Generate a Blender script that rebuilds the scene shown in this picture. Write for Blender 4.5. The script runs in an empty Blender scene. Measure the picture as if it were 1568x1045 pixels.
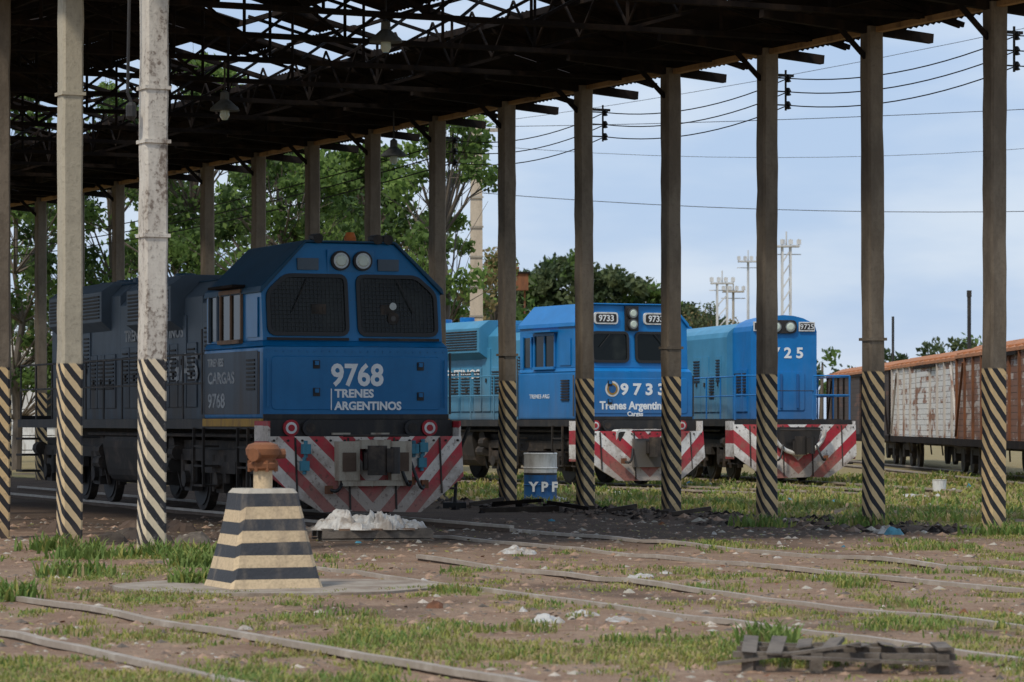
import bpy, math, random
import numpy as np
from mathutils import Vector, Matrix, noise as mn
random.seed(7); rng=np.random.default_rng(7)
scene=bpy.context.scene
COL=scene.collection
# ---------------------------------------------------------------- materials
class NT:
    def __init__(s,name):
        s.m=bpy.data.materials.new(name); s.m.use_nodes=True
        s.t=s.m.node_tree; s.n=s.t.nodes; s.l=s.t.links
        s.b=s.n['Principled BSDF']; s.tc=s.n.new('ShaderNodeTexCoord')
    def setv(s,sock,v):
        if hasattr(v,'is_output') : s.l.new(v,sock)
        else:
            try: sock.default_value=v
            except Exception: sock.default_value=tuple(v)+(1,)
    def math(s,op,a,b=0.0,c=0.0,clamp=False):
        n=s.n.new('ShaderNodeMath'); n.operation=op; n.use_clamp=clamp
        s.setv(n.inputs[0],a); s.setv(n.inputs[1],b); s.setv(n.inputs[2],c); return n.outputs[0]
    def mapping(s,scale=(1,1,1),loc=(0,0,0),src='Object'):
        n=s.n.new('ShaderNodeMapping'); n.inputs['Scale'].default_value=scale; n.inputs['Location'].default_value=loc
        s.l.new(s.tc.outputs[src],n.inputs['Vector']); return n.outputs[0]
    def noise(s,scale=5,detail=4,rough=.55,vec=None,dist=0):
        n=s.n.new('ShaderNodeTexNoise'); n.inputs['Scale'].default_value=scale; n.inputs['Detail'].default_value=detail
        n.inputs['Roughness'].default_value=rough; n.inputs['Distortion'].default_value=dist
        s.l.new(vec if vec is not None else s.tc.outputs['Object'],n.inputs['Vector']); return n.outputs['Fac']
    def step(s,v,lo,hi):
        n=s.n.new('ShaderNodeMapRange'); n.interpolation_type='SMOOTHSTEP'
        s.setv(n.inputs[0],v); n.inputs[1].default_value=lo; n.inputs[2].default_value=hi; return n.outputs[0]
    def mix(s,f,a,b,blend='MIX'):
        n=s.n.new('ShaderNodeMix'); n.data_type='RGBA'; n.blend_type=blend
        s.setv(n.inputs[0],f)
        for k,v in ((6,a),(7,b)):
            if hasattr(v,'is_output'): s.l.new(v,n.inputs[k])
            else: n.inputs[k].default_value=tuple(v)[:3]+(1,)
        return n.outputs[2]
    def sep(s,src='Object'):
        n=s.n.new('ShaderNodeSeparateXYZ'); s.l.new(s.tc.outputs[src],n.inputs[0]); return n.outputs
    def attr(s,name):
        n=s.n.new('ShaderNodeAttribute'); n.attribute_name=name; return n
    def bump(s,h,strength=.3,dist=.02):
        n=s.n.new('ShaderNodeBump'); n.inputs['Strength'].default_value=strength; n.inputs['Distance'].default_value=dist
        s.l.new(h,n.inputs['Height']); s.l.new(n.outputs[0],s.b.inputs['Normal'])
    def done(s,col,rough=.7,metal=0,spec=None):
        s.setv(s.b.inputs['Base Color'],col if hasattr(col,'is_output') else tuple(col)[:3]+(1,))
        s.setv(s.b.inputs['Roughness'],rough); s.b.inputs['Metallic'].default_value=metal
        if spec is not None: s.b.inputs['Specular IOR Level'].default_value=spec
        return s.m
def weathered(name,c1,c2,scale=3,lo=.45,hi=.7,rough=.7,metal=0,bump=.2,streak=True,fine=.25,spec=None):
    s=NT(name)
    v=s.mapping((1,1,.25)) if streak else s.mapping()
    n=s.noise(scale,6,.65,v); f=s.step(n,lo,hi)
    c=s.mix(f,c1,c2)
    n2=s.noise(scale*9,3,.6)
    c=s.mix(s.math('MULTIPLY',s.step(n2,.35,.75),fine),c,tuple(x*.45 for x in c1))
    s.bump(n2,bump,.01)
    return s.done(c,rough,metal,spec)
def loco_paint(name,c,dirt=(.16,.13,.10),amount=.55,rough=.38,fade=None):
    s=NT(name); x,y,z=s.sep()
    st=s.noise(2.2,6,.7,s.mapping((1,1,.12)))
    bl=s.noise(1.3,5,.6)
    fine=s.noise(28,3,.6)
    low=s.math('MULTIPLY',s.math('SUBTRACT',2.9,z),.22,clamp=True)
    a=s.step(s.math('ADD',s.math('ADD',s.math('MULTIPLY',st,.7),s.math('MULTIPLY',bl,.3)),low),.5,.95)
    c2=s.mix(s.step(bl,.3,.7),c,fade or tuple(min(1,k*1.25+.004) for k in c))
    c3=s.mix(s.math('MULTIPLY',a,amount),c2,dirt)
    c4=s.mix(s.math('MULTIPLY',s.step(fine,.62,.75),.35),c3,(.05,.04,.035))
    s.bump(s.math('ADD',s.math('MULTIPLY',fine,.3),s.math('MULTIPLY',bl,2.0)),.12,.012)
    return s.done(c4,s.math('MULTIPLY_ADD',a,.4,rough),spec=.35)
def stripes_pilot(name,red,wht,period=.36,off=0,k=1.05):
    s=NT(name); x,y,z=s.sep()
    v=s.math('SUBTRACT',z,s.math('MULTIPLY',s.math('ABSOLUTE',y),k))
    v=s.math('ADD',v,s.math('MULTIPLY',s.math('SUBTRACT',s.noise(3,2),.5),.03))
    f=s.math('FRACT',s.math('ADD',s.math('DIVIDE',v,period),20+off))
    m=s.step(s.math('ABSOLUTE',s.math('SUBTRACT',f,.5)),.24,.26)
    c=s.mix(m,wht,red)
    n=s.noise(2.4,6,.7); fine=s.noise(16,4,.6)
    low=s.math('MULTIPLY',s.math('SUBTRACT',.95,z),.45,clamp=True)
    d=s.step(s.math('ADD',n,low),.42,.78)
    c=s.mix(s.math('MULTIPLY',d,.7),c,(.19,.135,.095))
    c=s.mix(s.math('MULTIPLY',s.step(fine,.56,.66),.6),c,(.10,.05,.035))
    s.bump(s.math('ADD',fine,s.math('MULTIPLY',n,2)),.35,.02)
    return s.done(c,.6)
def column_mat(name,conc,conc2,pale,off=0,ph=2.2,peel=.0):
    s=NT(name); x,y,z=s.sep()
    v=s.math('ADD',z,s.math('MULTIPLY',s.math('SUBTRACT',x,y),1.25))
    v=s.math('ADD',v,s.math('MULTIPLY',s.math('SUBTRACT',s.noise(5,2),.5),.05))
    f=s.math('FRACT',s.math('ADD',s.math('DIVIDE',v,.225),10+off))
    m=s.step(s.math('ABSOLUTE',s.math('SUBTRACT',f,.5)),.23,.27)
    oi=s.n.new('ShaderNodeObjectInfo').outputs['Random']
    add=s.n.new('ShaderNodeVectorMath'); add.operation='ADD'; s.l.new(s.mapping((1,1,.3)),add.inputs[0])
    cb=s.n.new('ShaderNodeCombineXYZ'); s.l.new(s.math('MULTIPLY',oi,37.0),cb.inputs[0]); s.l.new(cb.outputs[0],add.inputs[1])
    fine=s.noise(20,5,.65); big=s.noise(2.3,6,.7,add.outputs[0])
    st=s.mix(m,pale,(.022,.022,.026))
    st=s.mix(s.math('MULTIPLY',s.step(s.math('ADD',s.math('MULTIPLY',fine,.5),s.math('MULTIPLY',big,.5)),.54,.68),.7),st,tuple(k*.6 for k in conc))
    cc=s.mix(s.step(big,.38,.62),conc,conc2)
    cc=s.mix(s.math('MULTIPLY',s.step(fine,.5,.7),.4),cc,tuple(k*.45 for k in conc))
    if peel: cc=s.mix(s.step(s.math('ADD',s.math('MULTIPLY',fine,.4),s.math('MULTIPLY',big,.6)),.5,.6),cc,(.18,.14,.11))
    up=s.step(s.math('ADD',z,s.math('MULTIPLY',fine,.05)),ph,ph+.03)
    c=s.mix(up,st,cc)
    grime=s.step(s.math('ADD',z,s.math('MULTIPLY',big,.5)),.15,.6)
    c=s.mix(s.math('MULTIPLY',s.math('SUBTRACT',1,grime),.6),c,(.12,.085,.06))
    s.bump(fine,.5,.015)
    return s.done(c,.85)

M={}
M['blue_shaded']=loco_paint('shaded_blue_paint',(.001,.135,.33),dirt=(.10,.10,.10),amount=.2,rough=.32)  # same paint as the bright blue, with roof shade put into the colour
M['blue']=loco_paint('bright_blue_paint',(.002,.145,.40),amount=.34,rough=.42)
M['blue_roof']=loco_paint('roof_blue_paint',(.003,.045,.09),amount=.5,rough=.5)
M['hoodgrey']=loco_paint('faded_hood_paint',(.075,.105,.135),dirt=(.13,.11,.09),amount=.8,rough=.6)
M['hoodlt']=loco_paint('pale_blue_paint',(.05,.22,.36),dirt=(.17,.16,.14),amount=.65,rough=.5)
M['black']=weathered('sooty_black_steel',(.016,.015,.015),(.045,.036,.028),4,rough=.65)
M['under']=weathered('greasy_underframe',(.026,.021,.017),(.085,.062,.045),3,rough=.8,streak=False)
M['rubber']=NT('black_rubber').done((.01,.01,.01),.5)
def glassm():
    s=NT('dark_cab_glass'); n=s.noise(1.6,3,.5)
    return s.done(s.mix(s.step(n,.5,.75),(.004,.006,.005),(.022,.026,.021)),.12,spec=.22)
M['glass']=glassm()
M['lens']=NT('lamp_lens').done((.55,.62,.52),.12)
M['lensrim']=NT('lamp_rim').done((.25,.26,.25),.25,.8)
M['red']=weathered('red_paint',(.42,.02,.03),(.2,.03,.03),6)
M['white']=weathered('white_paint',(.70,.70,.67),(.42,.39,.35),6,fine=.15)
M['letter']=weathered('white_lettering',(.8,.82,.82),(.5,.54,.55),5,.5,.8,fine=.1,bump=0)
M['letterfade']=weathered('faded_lettering',(.42,.45,.46),(.16,.18,.20),5,.35,.65,fine=.4,bump=0)
M['orange']=weathered('orange_paint',(.55,.14,.02),(.3,.09,.03),6)
M['yellow']=weathered('yellow_line_paint',(.42,.24,.03),(.22,.12,.04),6)
M['tanframe']=weathered('brown_frame',(.22,.13,.075),(.10,.06,.04),7)
M['cream']=weathered('cream_steel',(.40,.35,.27),(.17,.11,.07),5)
M['teal']=weathered('teal_valve',(.05,.22,.30),(.03,.1,.14),8)
M['wire']=NT('grille_wire').done((.035,.04,.035),.6)
M['railing']=weathered('dusty_railing',(.06,.06,.06),(.12,.11,.10),6)
M['pilot']=stripes_pilot('pilot_stripes',(.42,.018,.03),(.62,.56,.49),.44)
M['pilot2']=stripes_pilot('pilot_stripes_wide',(.40,.018,.035),(.70,.68,.65),.62,.3,.9)
M['rust']=weathered('rusty_steel',(.22,.085,.035),(.10,.045,.025),4,.4,.7,rough=.9)
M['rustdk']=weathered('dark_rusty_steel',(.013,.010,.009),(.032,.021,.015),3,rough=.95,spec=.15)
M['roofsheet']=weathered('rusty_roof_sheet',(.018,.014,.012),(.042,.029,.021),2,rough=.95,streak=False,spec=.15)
M['fascia']=weathered('ochre_fascia',(.36,.21,.09),(.15,.09,.045),3,rough=.9)
M['conc']=weathered('grey_concrete',(.42,.38,.31),(.28,.24,.19),3,rough=.9,bump=.4)
M['poleconc']=weathered('warm_concrete_pole',(.60,.50,.38),(.42,.34,.25),2,rough=.9)
M['slab']=weathered('stained_slab',(.34,.29,.23),(.22,.165,.12),2.2,.4,.65,rough=.95,bump=.5,streak=False,fine=.4)
M['tan']=weathered('tan_painted_concrete',(.62,.47,.29),(.36,.27,.18),4,.47,.75,rough=.85,bump=.6,fine=.45)
M['dkpaint']=weathered('black_painted_concrete',(.04,.043,.05),(.15,.125,.10),4,.48,.72,rough=.8,bump=.6)
M['wood']=weathered('grey_weathered_wood',(.17,.14,.11),(.075,.06,.048),6,.4,.7,rough=.95,bump=.6,streak=False)
M['plastic']=weathered('dirty_white_plastic',(.50,.48,.44),(.30,.25,.20),5,.42,.62,rough=.55,streak=False)
M['rail']=weathered('rusty_rail',(.34,.28,.22),(.46,.40,.33),3,rough=.5,streak=False)
M['railside']=weathered('rail_web',(.10,.065,.045),(.14,.10,.07),3,rough=.9,streak=False)
M['ballast']=weathered('sleeper_wood',(.06,.045,.035),(.1,.08,.06),3,rough=.95,streak=False)
M['drumblue']=weathered('drum_blue',(.01,.11,.32),(.03,.07,.13),5)
M['galv']=weathered('galvanised_steel',(.6,.6,.58),(.4,.4,.4),3)
M['lampshade']=weathered('old_lampshade',(.12,.13,.13),(.06,.06,.05),6)
M['colfar']=column_mat('weathered_column',(.20,.16,.115),(.125,.097,.068),(.66,.47,.24))
M['colnear']=column_mat('peeling_white_column',(.62,.57,.49),(.45,.40,.34),(.70,.58,.40),.3,2.2,1)
M['colbeige']=column_mat('beige_column',(.44,.39,.29),(.36,.32,.24),(.62,.47,.27),.1)

# ---------------------------------------------------------------- mesh builder
class MB:
    def __init__(s): s.v=[];s.f=[];s.mi=[];s.ms=[]
    def mid(s,m):
        m=M[m] if isinstance(m,str) else m
        if m not in s.ms: s.ms.append(m)
        return s.ms.index(m)
    def add(s,vs,fs,m):
        o=len(s.v); s.v+= [tuple(v) for v in vs]; k=s.mid(m)
        for f in fs: s.f.append([i+o for i in f]); s.mi.append(k)
    def box(s,x0,x1,y0,y1,z0,z1,m,rot=None,c=None):
        vs=[Vector((x,y,z)) for x in(x0,x1) for y in(y0,y1) for z in(z0,z1)]
        if rot is not None:
            c=Vector(c) if c else Vector(((x0+x1)/2,(y0+y1)/2,(z0+z1)/2)); vs=[rot@(v-c)+c for v in vs]
        s.add(vs,[(0,1,3,2),(4,6,7,5),(0,4,5,1),(2,3,7,6),(0,2,6,4),(1,5,7,3)],m)
    def cyl(s,a,b,r,m,n=12,r2=None,cap=True):
        a=Vector(a);b=Vector(b);d=(b-a); 
        if d.length<1e-6:return
        d.normalize(); u=d.orthogonal().normalized(); w=d.cross(u); r2=r if r2 is None else r2
        vs=[];
        for c,rr in((a,r),(b,r2)):
            for i in range(n):
                an=2*math.pi*i/n; vs.append(c+(u*math.cos(an)+w*math.sin(an))*rr)
        fs=[(i,(i+1)%n,n+(i+1)%n,n+i) for i in range(n)]
        if cap: fs+=[tuple(range(n-1,-1,-1)),tuple(range(n,2*n))]
        s.add(vs,fs,m)
    def beam(s,a,b,w,h,m):
        a=Vector(a);b=Vector(b);d=(b-a).normalized()
        up=Vector((0,0,1)) if abs(d.z)<.95 else Vector((1,0,0))
        sd=d.cross(up).normalized(); up=sd.cross(d)
        vs=[]
        for c in(a,b):
            for i,j in((-1,-1),(1,-1),(1,1),(-1,1)): vs.append(c+sd*(i*w/2)+up*(j*h/2))
        s.add(vs,[(3,2,1,0),(4,5,6,7),(0,1,5,4),(1,2,6,5),(2,3,7,6),(3,0,4,7)],m)
    def loft(s,r1,r2,m,c1=True,c2=True):
        n=len(r1); fs=[(i,(i+1)%n,n+(i+1)%n,n+i) for i in range(n)]
        if c1: fs.append(tuple(range(n-1,-1,-1)))
        if c2: fs.append(tuple(range(n,2*n)))
        s.add(list(r1)+list(r2),fs,m)
    def tube(s,pts,r,m,n=8):
        pts=[Vector(p) for p in pts]
        for a,b in zip(pts[:-1],pts[1:]): s.cyl(a,b,r,m,n)
    def lathe(s,prof,c,m,n=24):
        c=Vector(c); o=[]
        for r,z in prof:
            for i in range(n):
                a=2*math.pi*i/n; o.append(c+Vector((r*math.cos(a),r*math.sin(a),z)))
        fs=[]
        for k in range(len(prof)-1):
            for i in range(n): fs.append((k*n+i,k*n+(i+1)%n,(k+1)*n+(i+1)%n,(k+1)*n+i))
        fs.append(tuple(range(n-1,-1,-1))); fs.append(tuple(range((len(prof)-1)*n,len(prof)*n)))
        s.add(o,fs,m)
    def obj(s,name,parent=None,bevel=0,smooth=False,loc=None,rotz=0):
        me=bpy.data.meshes.new(name); me.from_pydata(s.v,[],s.f)
        for m in s.ms: me.materials.append(m)
        me.polygons.foreach_set('material_index',s.mi); me.update()
        o=bpy.data.objects.new(name,me); COL.objects.link(o)
        if parent: o.parent=parent
        if loc: o.location=loc
        o.rotation_euler[2]=rotz
        if bevel:
            b=o.modifiers.new('bevel','BEVEL'); b.width=bevel; b.segments=2; b.limit_method='ANGLE'; b.angle_limit=.6
            b.harden_normals=False
        if smooth:
            me.polygons.foreach_set('use_smooth',[True]*len(me.polygons))
            try: me.set_sharp_from_angle(angle=.6)
            except Exception: pass
        return o
def empty(name,loc=(0,0,0),rotz=0):
    e=bpy.data.objects.new(name,None); COL.objects.link(e); e.location=loc; e.rotation_euler[2]=rotz; e.empty_display_size=.3; return e
def text(body,size,loc,right,up,mat,parent,name='lettering',align='LEFT',sx=1,bold=0.0,ext=.003,sp=1.0):
    c=bpy.data.curves.new(name,'FONT'); c.body=body; c.size=size; c.extrude=ext; c.offset=bold; c.align_x=align; c.space_character=sp
    c.resolution_u=3
    c.materials.append(M[mat]); o=bpy.data.objects.new(name,c); COL.objects.link(o)
    r=Vector(right);u=Vector(up);n=r.cross(u)
    m=Matrix((r*sx,u,n)).transposed().to_4x4(); m.translation=Vector(loc)
    o.parent=parent; o.matrix_local=m; return o
def roundpoly(pts,r,k=4):
    out=[]; n=len(pts)
    for i in range(n):
        p=Vector(pts[i]);a=Vector(pts[i-1]);b=Vector(pts[(i+1)%n])
        da=(a-p);db=(b-p); rr=min(r,da.length*.45,db.length*.45)
        s=p+da.normalized()*rr; e=p+db.normalized()*rr
        for j in range(k+1):
            t=j/k; out.append(s*(1-t)**2+p*(2*t*(1-t))+e*t*t)
    return out
def shrink(poly,d):
    c=sum((Vector(p) for p in poly),Vector((0,0)))/len(poly); n=len(poly); out=[]
    for i in range(n):
        a=Vector(poly[i-1]);b=Vector(poly[(i+1)%n]);t=(b-a).normalized(); nn=Vector((-t.y,t.x))
        if nn.dot(c-Vector(poly[i]))<0: nn=-nn
        out.append(Vector(poly[i])+nn*d)
    return out

# ---------------------------------------------------------------- shed frame of reference
A=Vector((-4.03,36.5)); NV=Vector((.9023,.4311)); UV=Vector((-.4311,.9023)); RZ=math.atan2(NV.y,NV.x)
def S(p,t,z=0):
    q=A+NV*p+UV*t; return Vector((q.x,q.y,z))
def pt(x,y):
    d=Vector((x,y))-A; return d.dot(NV),d.dot(UV)
SP=2.97; W=12.1
# ---------------------------------------------------------------- ground
def fb(x,y,s,o=4,z=0):
    v=0;a=1;t=0
    for i in range(o):
        v+=a*mn.noise(Vector((x*s,y*s,z+i*7.3))); t+=a; a*=.55; s*=2.1
    return v/t
def seg(x,y,x0,y0,x1,y1):
    d=Vector((x1-x0,y1-y0)); L=d.length; d/=L; r=Vector((x-x0,y-y0)); return r.dot(d)/L, d.x*r.y-d.y*r.x
def sm(v,a,b): 
    v=max(0,min(1,(v-a)/(b-a))); return v*v*(3-2*v)
def grassf(x,y):
    p,t=pt(x,y)
    n=fb(x*1.0,y*.5,.7,4)*1.5+fb(x,y*.6,3.1,2,5)*.9
    wob=fb(x,y,.5,3,21)*2.4; pw=p+wob; tw=t+wob
    if pw>12.4: b=.28+ .1*(y>60)
    else:
        if y<22.5: b=.10
        elif y<29: b=-.05
        elif y<33: b=-.12+ (.12 if x>1 else 0)
        else: b=-.32+(.24 if x>2.2 else 0)
        k=sm(tw,-.5,2.0)*sm(pw,-3.0,.5)
        b=b*(1-k)+(-.8 if pw<11.2 else -.5)*k
    v=b+n*.8
    for (gx,gy,r,w) in ((-3.9,36.2,.5,.45),(-4.5,33.5,.6,.3),(-4.2,30.6,.6,.3),(-3.0,28.0,.5,.35),(4.9,45.6,.6,.5),(6.4,42.6,.6,.6)):
        d=math.hypot(x-gx,(y-gy)*.6)
        if d<r*1.6: v+=w*max(0,1-d/(r*1.6))*1.6
    return max(0,min(1,(v+.1)*2.4))
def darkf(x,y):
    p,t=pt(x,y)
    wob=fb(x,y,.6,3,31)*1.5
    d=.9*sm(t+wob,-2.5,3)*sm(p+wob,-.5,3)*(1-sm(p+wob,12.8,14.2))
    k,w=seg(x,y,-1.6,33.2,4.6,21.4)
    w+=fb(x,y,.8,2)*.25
    if 0<k<1.3: d=max(d,max(0,1-abs(w)/.42)*.9*min(1,k*3))  # band along this line: a shadow strip painted into the ground colour
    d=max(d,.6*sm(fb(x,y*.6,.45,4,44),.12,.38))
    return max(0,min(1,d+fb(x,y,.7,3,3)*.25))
def gz0(x,y): return fb(x,y,.5,4,9)*.03
xs=[-2500,-1200,-600,-300,-150,-90,-60,-42,-30,-23,-18]+list(np.arange(-15,16.01,.25))+[18,22,28,36,50,75,120,200,400,900,2500]
ys=[-300,-100,-30,0,8,12]+list(np.arange(15,92,.27))+[96,102,110,120,135,155,180,220,300,450,700,1200,3000]
verts=[];ga=[];da=[]
for y in ys:
    for x in xs:
        near= -16<x<17 and 14<y<93
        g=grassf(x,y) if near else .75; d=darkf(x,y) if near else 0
        z=0
        if near:
            z=gz0(x,y)+ g*.008+fb(x,y,2.2,2,4)*.012
            p,t=pt(x,y)
            if abs(p-12.3)<1.0 and t>3: z+=.07*(1-abs(p-12.3))+fb(x,y,2.5,2)*.05
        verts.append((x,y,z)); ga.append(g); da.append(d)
nx=len(xs); faces=[(j*nx+i,j*nx+i+1,(j+1)*nx+i+1,(j+1)*nx+i) for j in range(len(ys)-1) for i in range(nx-1)]
me=bpy.data.meshes.new('ground'); me.from_pydata(verts,[],faces)
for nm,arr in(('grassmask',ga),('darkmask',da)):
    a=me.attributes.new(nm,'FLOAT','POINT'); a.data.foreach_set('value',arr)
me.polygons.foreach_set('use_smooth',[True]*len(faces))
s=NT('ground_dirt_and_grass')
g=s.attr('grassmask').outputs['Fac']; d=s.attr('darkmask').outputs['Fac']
n1=s.noise(1.1,6,.65); n2=s.noise(9,5,.7); n3=s.noise(38,4,.7)
dirt=s.mix(s.step(n1,.35,.65),(.28,.175,.115),(.39,.27,.185))
dirt=s.mix(s.math('MULTIPLY',s.step(n2,.45,.7),.55),dirt,(.19,.115,.075))
dirt=s.mix(s.math('MULTIPLY',s.step(n3,.52,.7),.45),dirt,(.50,.38,.28))
dirt=s.mix(s.math('MULTIPLY',s.step(s.noise(60,2,.6),.57,.67),.65),dirt,(.09,.06,.04))
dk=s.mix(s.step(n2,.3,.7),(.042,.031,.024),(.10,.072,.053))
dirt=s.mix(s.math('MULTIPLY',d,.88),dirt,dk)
gr=s.mix(s.step(n2,.35,.65),(.22,.21,.065),(.34,.30,.13))
gr=s.mix(s.math('MULTIPLY',s.step(n3,.5,.65),.5),gr,(.10,.115,.035))
gm=s.step(s.math('ADD',g,s.math('MULTIPLY',s.math('SUBTRACT',n2,.5),1.6)),.4,.9)
c=s.mix(s.math('MULTIPLY',gm,.75),dirt,gr)
s.bump(s.math('ADD',n3,s.math('MULTIPLY',n2,1.8)),.8,.04)
me.materials.append(s.done(c,.95,spec=.2))
o=bpy.data.objects.new('ground',me); COL.objects.link(o)
def gz(x,y):
    z=gz0(x,y)+fb(x,y,2.2,2,4)*.012
    p,t=pt(x,y)
    if abs(p-12.3)<1.0 and t>3: z+=.07*(1-abs(p-12.3))
    return z
def leafmat(name,c,c2,tr=.35):
    s=NT(name); col=s.mix(s.step(s.noise(1.5,3,.6),.35,.65),c,c2)
    s.done(col,.6,spec=.25)
    tl=s.n.new('ShaderNodeBsdfTranslucent'); s.l.new(col,tl.inputs[0]); mx=s.n.new('ShaderNodeMixShader'); mx.inputs[0].default_value=tr
    s.l.new(s.b.outputs[0],mx.inputs[1]); s.l.new(tl.outputs[0],mx.inputs[2])
    s.l.new(mx.outputs[0],s.n['Material Output'].inputs[0]); return s.m
G=[leafmat('grass_green',(.13,.21,.045),(.20,.27,.07)),leafmat('grass_yellow',(.36,.34,.09),(.27,.30,.08)),leafmat('grass_straw',(.46,.36,.18),(.34,.27,.13))]
def blades(name,n,xr,yr,h,weeds=None,wmix=(.5,.3,.2),thr=.35,wd=.012):
    V=[];F=[];MI=[]
    cnt=0;tries=0
    while cnt<n and tries<n*8:
        tries+=1
        if weeds:
            gx,gy,r,_=random.choice(weeds); x=gx+random.gauss(0,r*.5); y=gy+random.gauss(0,r*.7); q=random.uniform(.3,1)
        else:
            y=yr[0]+(yr[1]-yr[0])*random.random()**1.4; hw=y*.175
            x=random.uniform(max(xr[0],-hw),min(xr[1],hw)); q=grassf(x,y)
            if q<thr+random.random()*.6: continue
        cnt+=1; z=gz(x,y)
        lush=mn.noise(Vector((x*.7,y*.45,3)))
        k=random.choices((0,1,2),wmix)[0] if lush>.05 or weeds else random.choices((0,1,2),(.15,.5,.35))[0]
        hs=h*(1.3 if lush>.15 and not weeds else .8)
        for b in range(5):
            a=random.uniform(0,6.283); hh=hs*random.uniform(.35,1.25)*(0.5+.7*q); l=hh*random.uniform(.3,1.1)
            dx,dy=math.cos(a),math.sin(a); w=wd*(1+ y/45)*random.uniform(.6,1.1)
            bx=x+random.gauss(0,.045);by=y+random.gauss(0,.045)
            i=len(V); px,py=-dy*w,dx*w
            V+=[(bx-px,by-py,z-.01),(bx+px,by+py,z-.01),(bx+dx*l*.4+px*.7,by+dy*l*.4+py*.7,z+hh*.7),(bx+dx*l*.4-px*.7,by+dy*l*.4-py*.7,z+hh*.7),(bx+dx*l,by+dy*l,z+hh)]
            F+=[(i,i+1,i+2,i+3),(i+3,i+2,i+4)]; MI+=[k,k]
    me=bpy.data.meshes.new(name); me.from_pydata(V,[],F)
    for m in G: me.materials.append(m)
    me.polygons.foreach_set('material_index',MI)
    o=bpy.data.objects.new(name,me); COL.objects.link(o)
blades('grass',13000,(-14,14),(17.5,48),.045,wmix=(.42,.40,.18),wd=.006,thr=.25)
blades('meadow_grass',5500,(-3,16),(48,90),.10,wmix=(.42,.4,.18),wd=.012)
blades('weeds',620,None,None,.2,weeds=[(-3.9,36.0,.4,0),(-4.6,35.6,.4,0),(-4.2,31.6,.35,0),(-3.3,33.6,.25,0),(-5.3,38,.4,0),(-3.4,35.6,.35,0),(4.9,45.6,.4,0),(6.4,42.6,.45,0),(1.7,21.5,.2,0),(3.5,46.5,.4,0),(-2.9,29.9,.2,0),(-4.2,27.4,.25,0)],wmix=(.8,.15,.05),wd=.010)
mb=MB(); 
stm=[M['conc'],M['wood'],weathered('brown_stone',(.24,.16,.11),(.13,.09,.065),6,streak=False),weathered('pale_stone',(.52,.45,.37),(.36,.3,.23),6,streak=False),weathered('clay_stone',(.36,.23,.15),(.27,.17,.11),6,streak=False)]
OCT=[(0,1,4),(1,2,4),(2,3,4),(3,0,4),(1,0,5),(2,1,5),(3,2,5),(0,3,5)]
for i in range(7500):
    y=17.5+33*random.random()**1.3; x=random.uniform(-y*.17,y*.17); r=random.choice((.006,.007,.009,.009,.013,.013,.020,.03)) * (1+y/60)
    p,t=pt(x,y)
    if abs(p-12.3)<1.2 and t>1: r*=1.8
    z=gz(x,y); vs=[(x+r*random.uniform(.7,1.6)*dx,y+r*random.uniform(.7,1.6)*dy,z+r*random.uniform(.3,.9)*dz) for dx,dy,dz in((1,0,0),(0,1,0),(-1,0,0),(0,-1,0),(0,0,.9),(0,0,-.5))]
    mb.add(vs,OCT,random.choices(stm,(2,3,5,.7,5))[0])
for i in range(900):
    t=random.uniform(1,26); p=12.1+random.gauss(0,.6); q=S(p,t); r=random.uniform(.03,.1); z=gz(q.x,q.y)
    vs=[(q.x+r*random.uniform(.7,1.4)*dx,q.y+r*random.uniform(.7,1.4)*dy,z+r*random.uniform(.4,1)*dz) for dx,dy,dz in((1,0,0),(0,1,0),(-1,0,0),(0,-1,0),(0,0,.9),(0,0,-.5))]
    mb.add(vs,OCT,random.choice((M['rustdk'],M['ballast'],M['railside'])))
mb.obj('gravel')
mb=MB()
for i in range(3200):
    y=17.5+30*random.random()**1.2; x=random.uniform(-y*.17,y*.17); r=random.uniform(.012,.035); z=gz(x,y)+.012; a=random.uniform(0,6.28); c_,s_=math.cos(a)*r,math.sin(a)*r
    mb.add([(x-c_,y-s_,z),(x+s_*.5,y-c_*.5,z+random.uniform(0,.015)),(x+c_,y+s_,z+random.uniform(0,.02)),(x-s_*.5,y+c_*.5,z)],[(0,1,2,3)],random.choices((G[2],G[1],M['wood'],M['rust'],M['plastic']),(5,2,4,2,.3))[0])
mb.obj('leaf_litter')

# ---------------------------------------------------------------- tracks
def track(name,c,d,back,fwd,z=.10,gauge=1.676,sleep=True,bury=0):
    c=Vector(c);d=Vector(d).normalized(); nn=Vector((-d.y,d.x)); mb=MB()
    for sd in ((-1,1)):
        N=int((back+fwd)/.7); zz=[]
        for k in range(N+1):
            q=c+nn*sd*gauge/2+d*(-back+(back+fwd)*k/N)
            zz.append((z+gz0(q.x,q.y) if bury else z)+bury*fb(q.x,q.y,.6,2,sd*5))
        for k in range(N):
            a=c+nn*sd*gauge/2+d*(-back+(back+fwd)*k/N); b=c+nn*sd*gauge/2+d*(-back+(back+fwd)*(k+1)/N); z0,z1=zz[k],zz[k+1]
            mb.beam((a.x,a.y,z0-.02),(b.x,b.y,z1-.02),.065,.04,'rail'); mb.beam((a.x,a.y,z0-.09),(b.x,b.y,z1-.09),.025,.1,'railside')
            mb.beam((a.x,a.y,z0-.15),(b.x,b.y,z1-.15),.14,.02,'railside')
    if sleep:
        k=-back
        while k<fwd:
            q=c+d*k; a=q+nn*1.3;b=q-nn*1.3; mb.beam((a.x,a.y,z-.22+.02),(b.x,b.y,z-.22+.02),.24,.12,'ballast'); k+=.65
    return mb.obj(name)
D1=Vector((.37,-.929)); D2=Vector((.42,-.9075)); D3=Vector((.2,-.98))
O1=Vector((-2.26,47.5)); O2=Vector((2.69,71.5)); O3=Vector((6.36,76.4))
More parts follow.
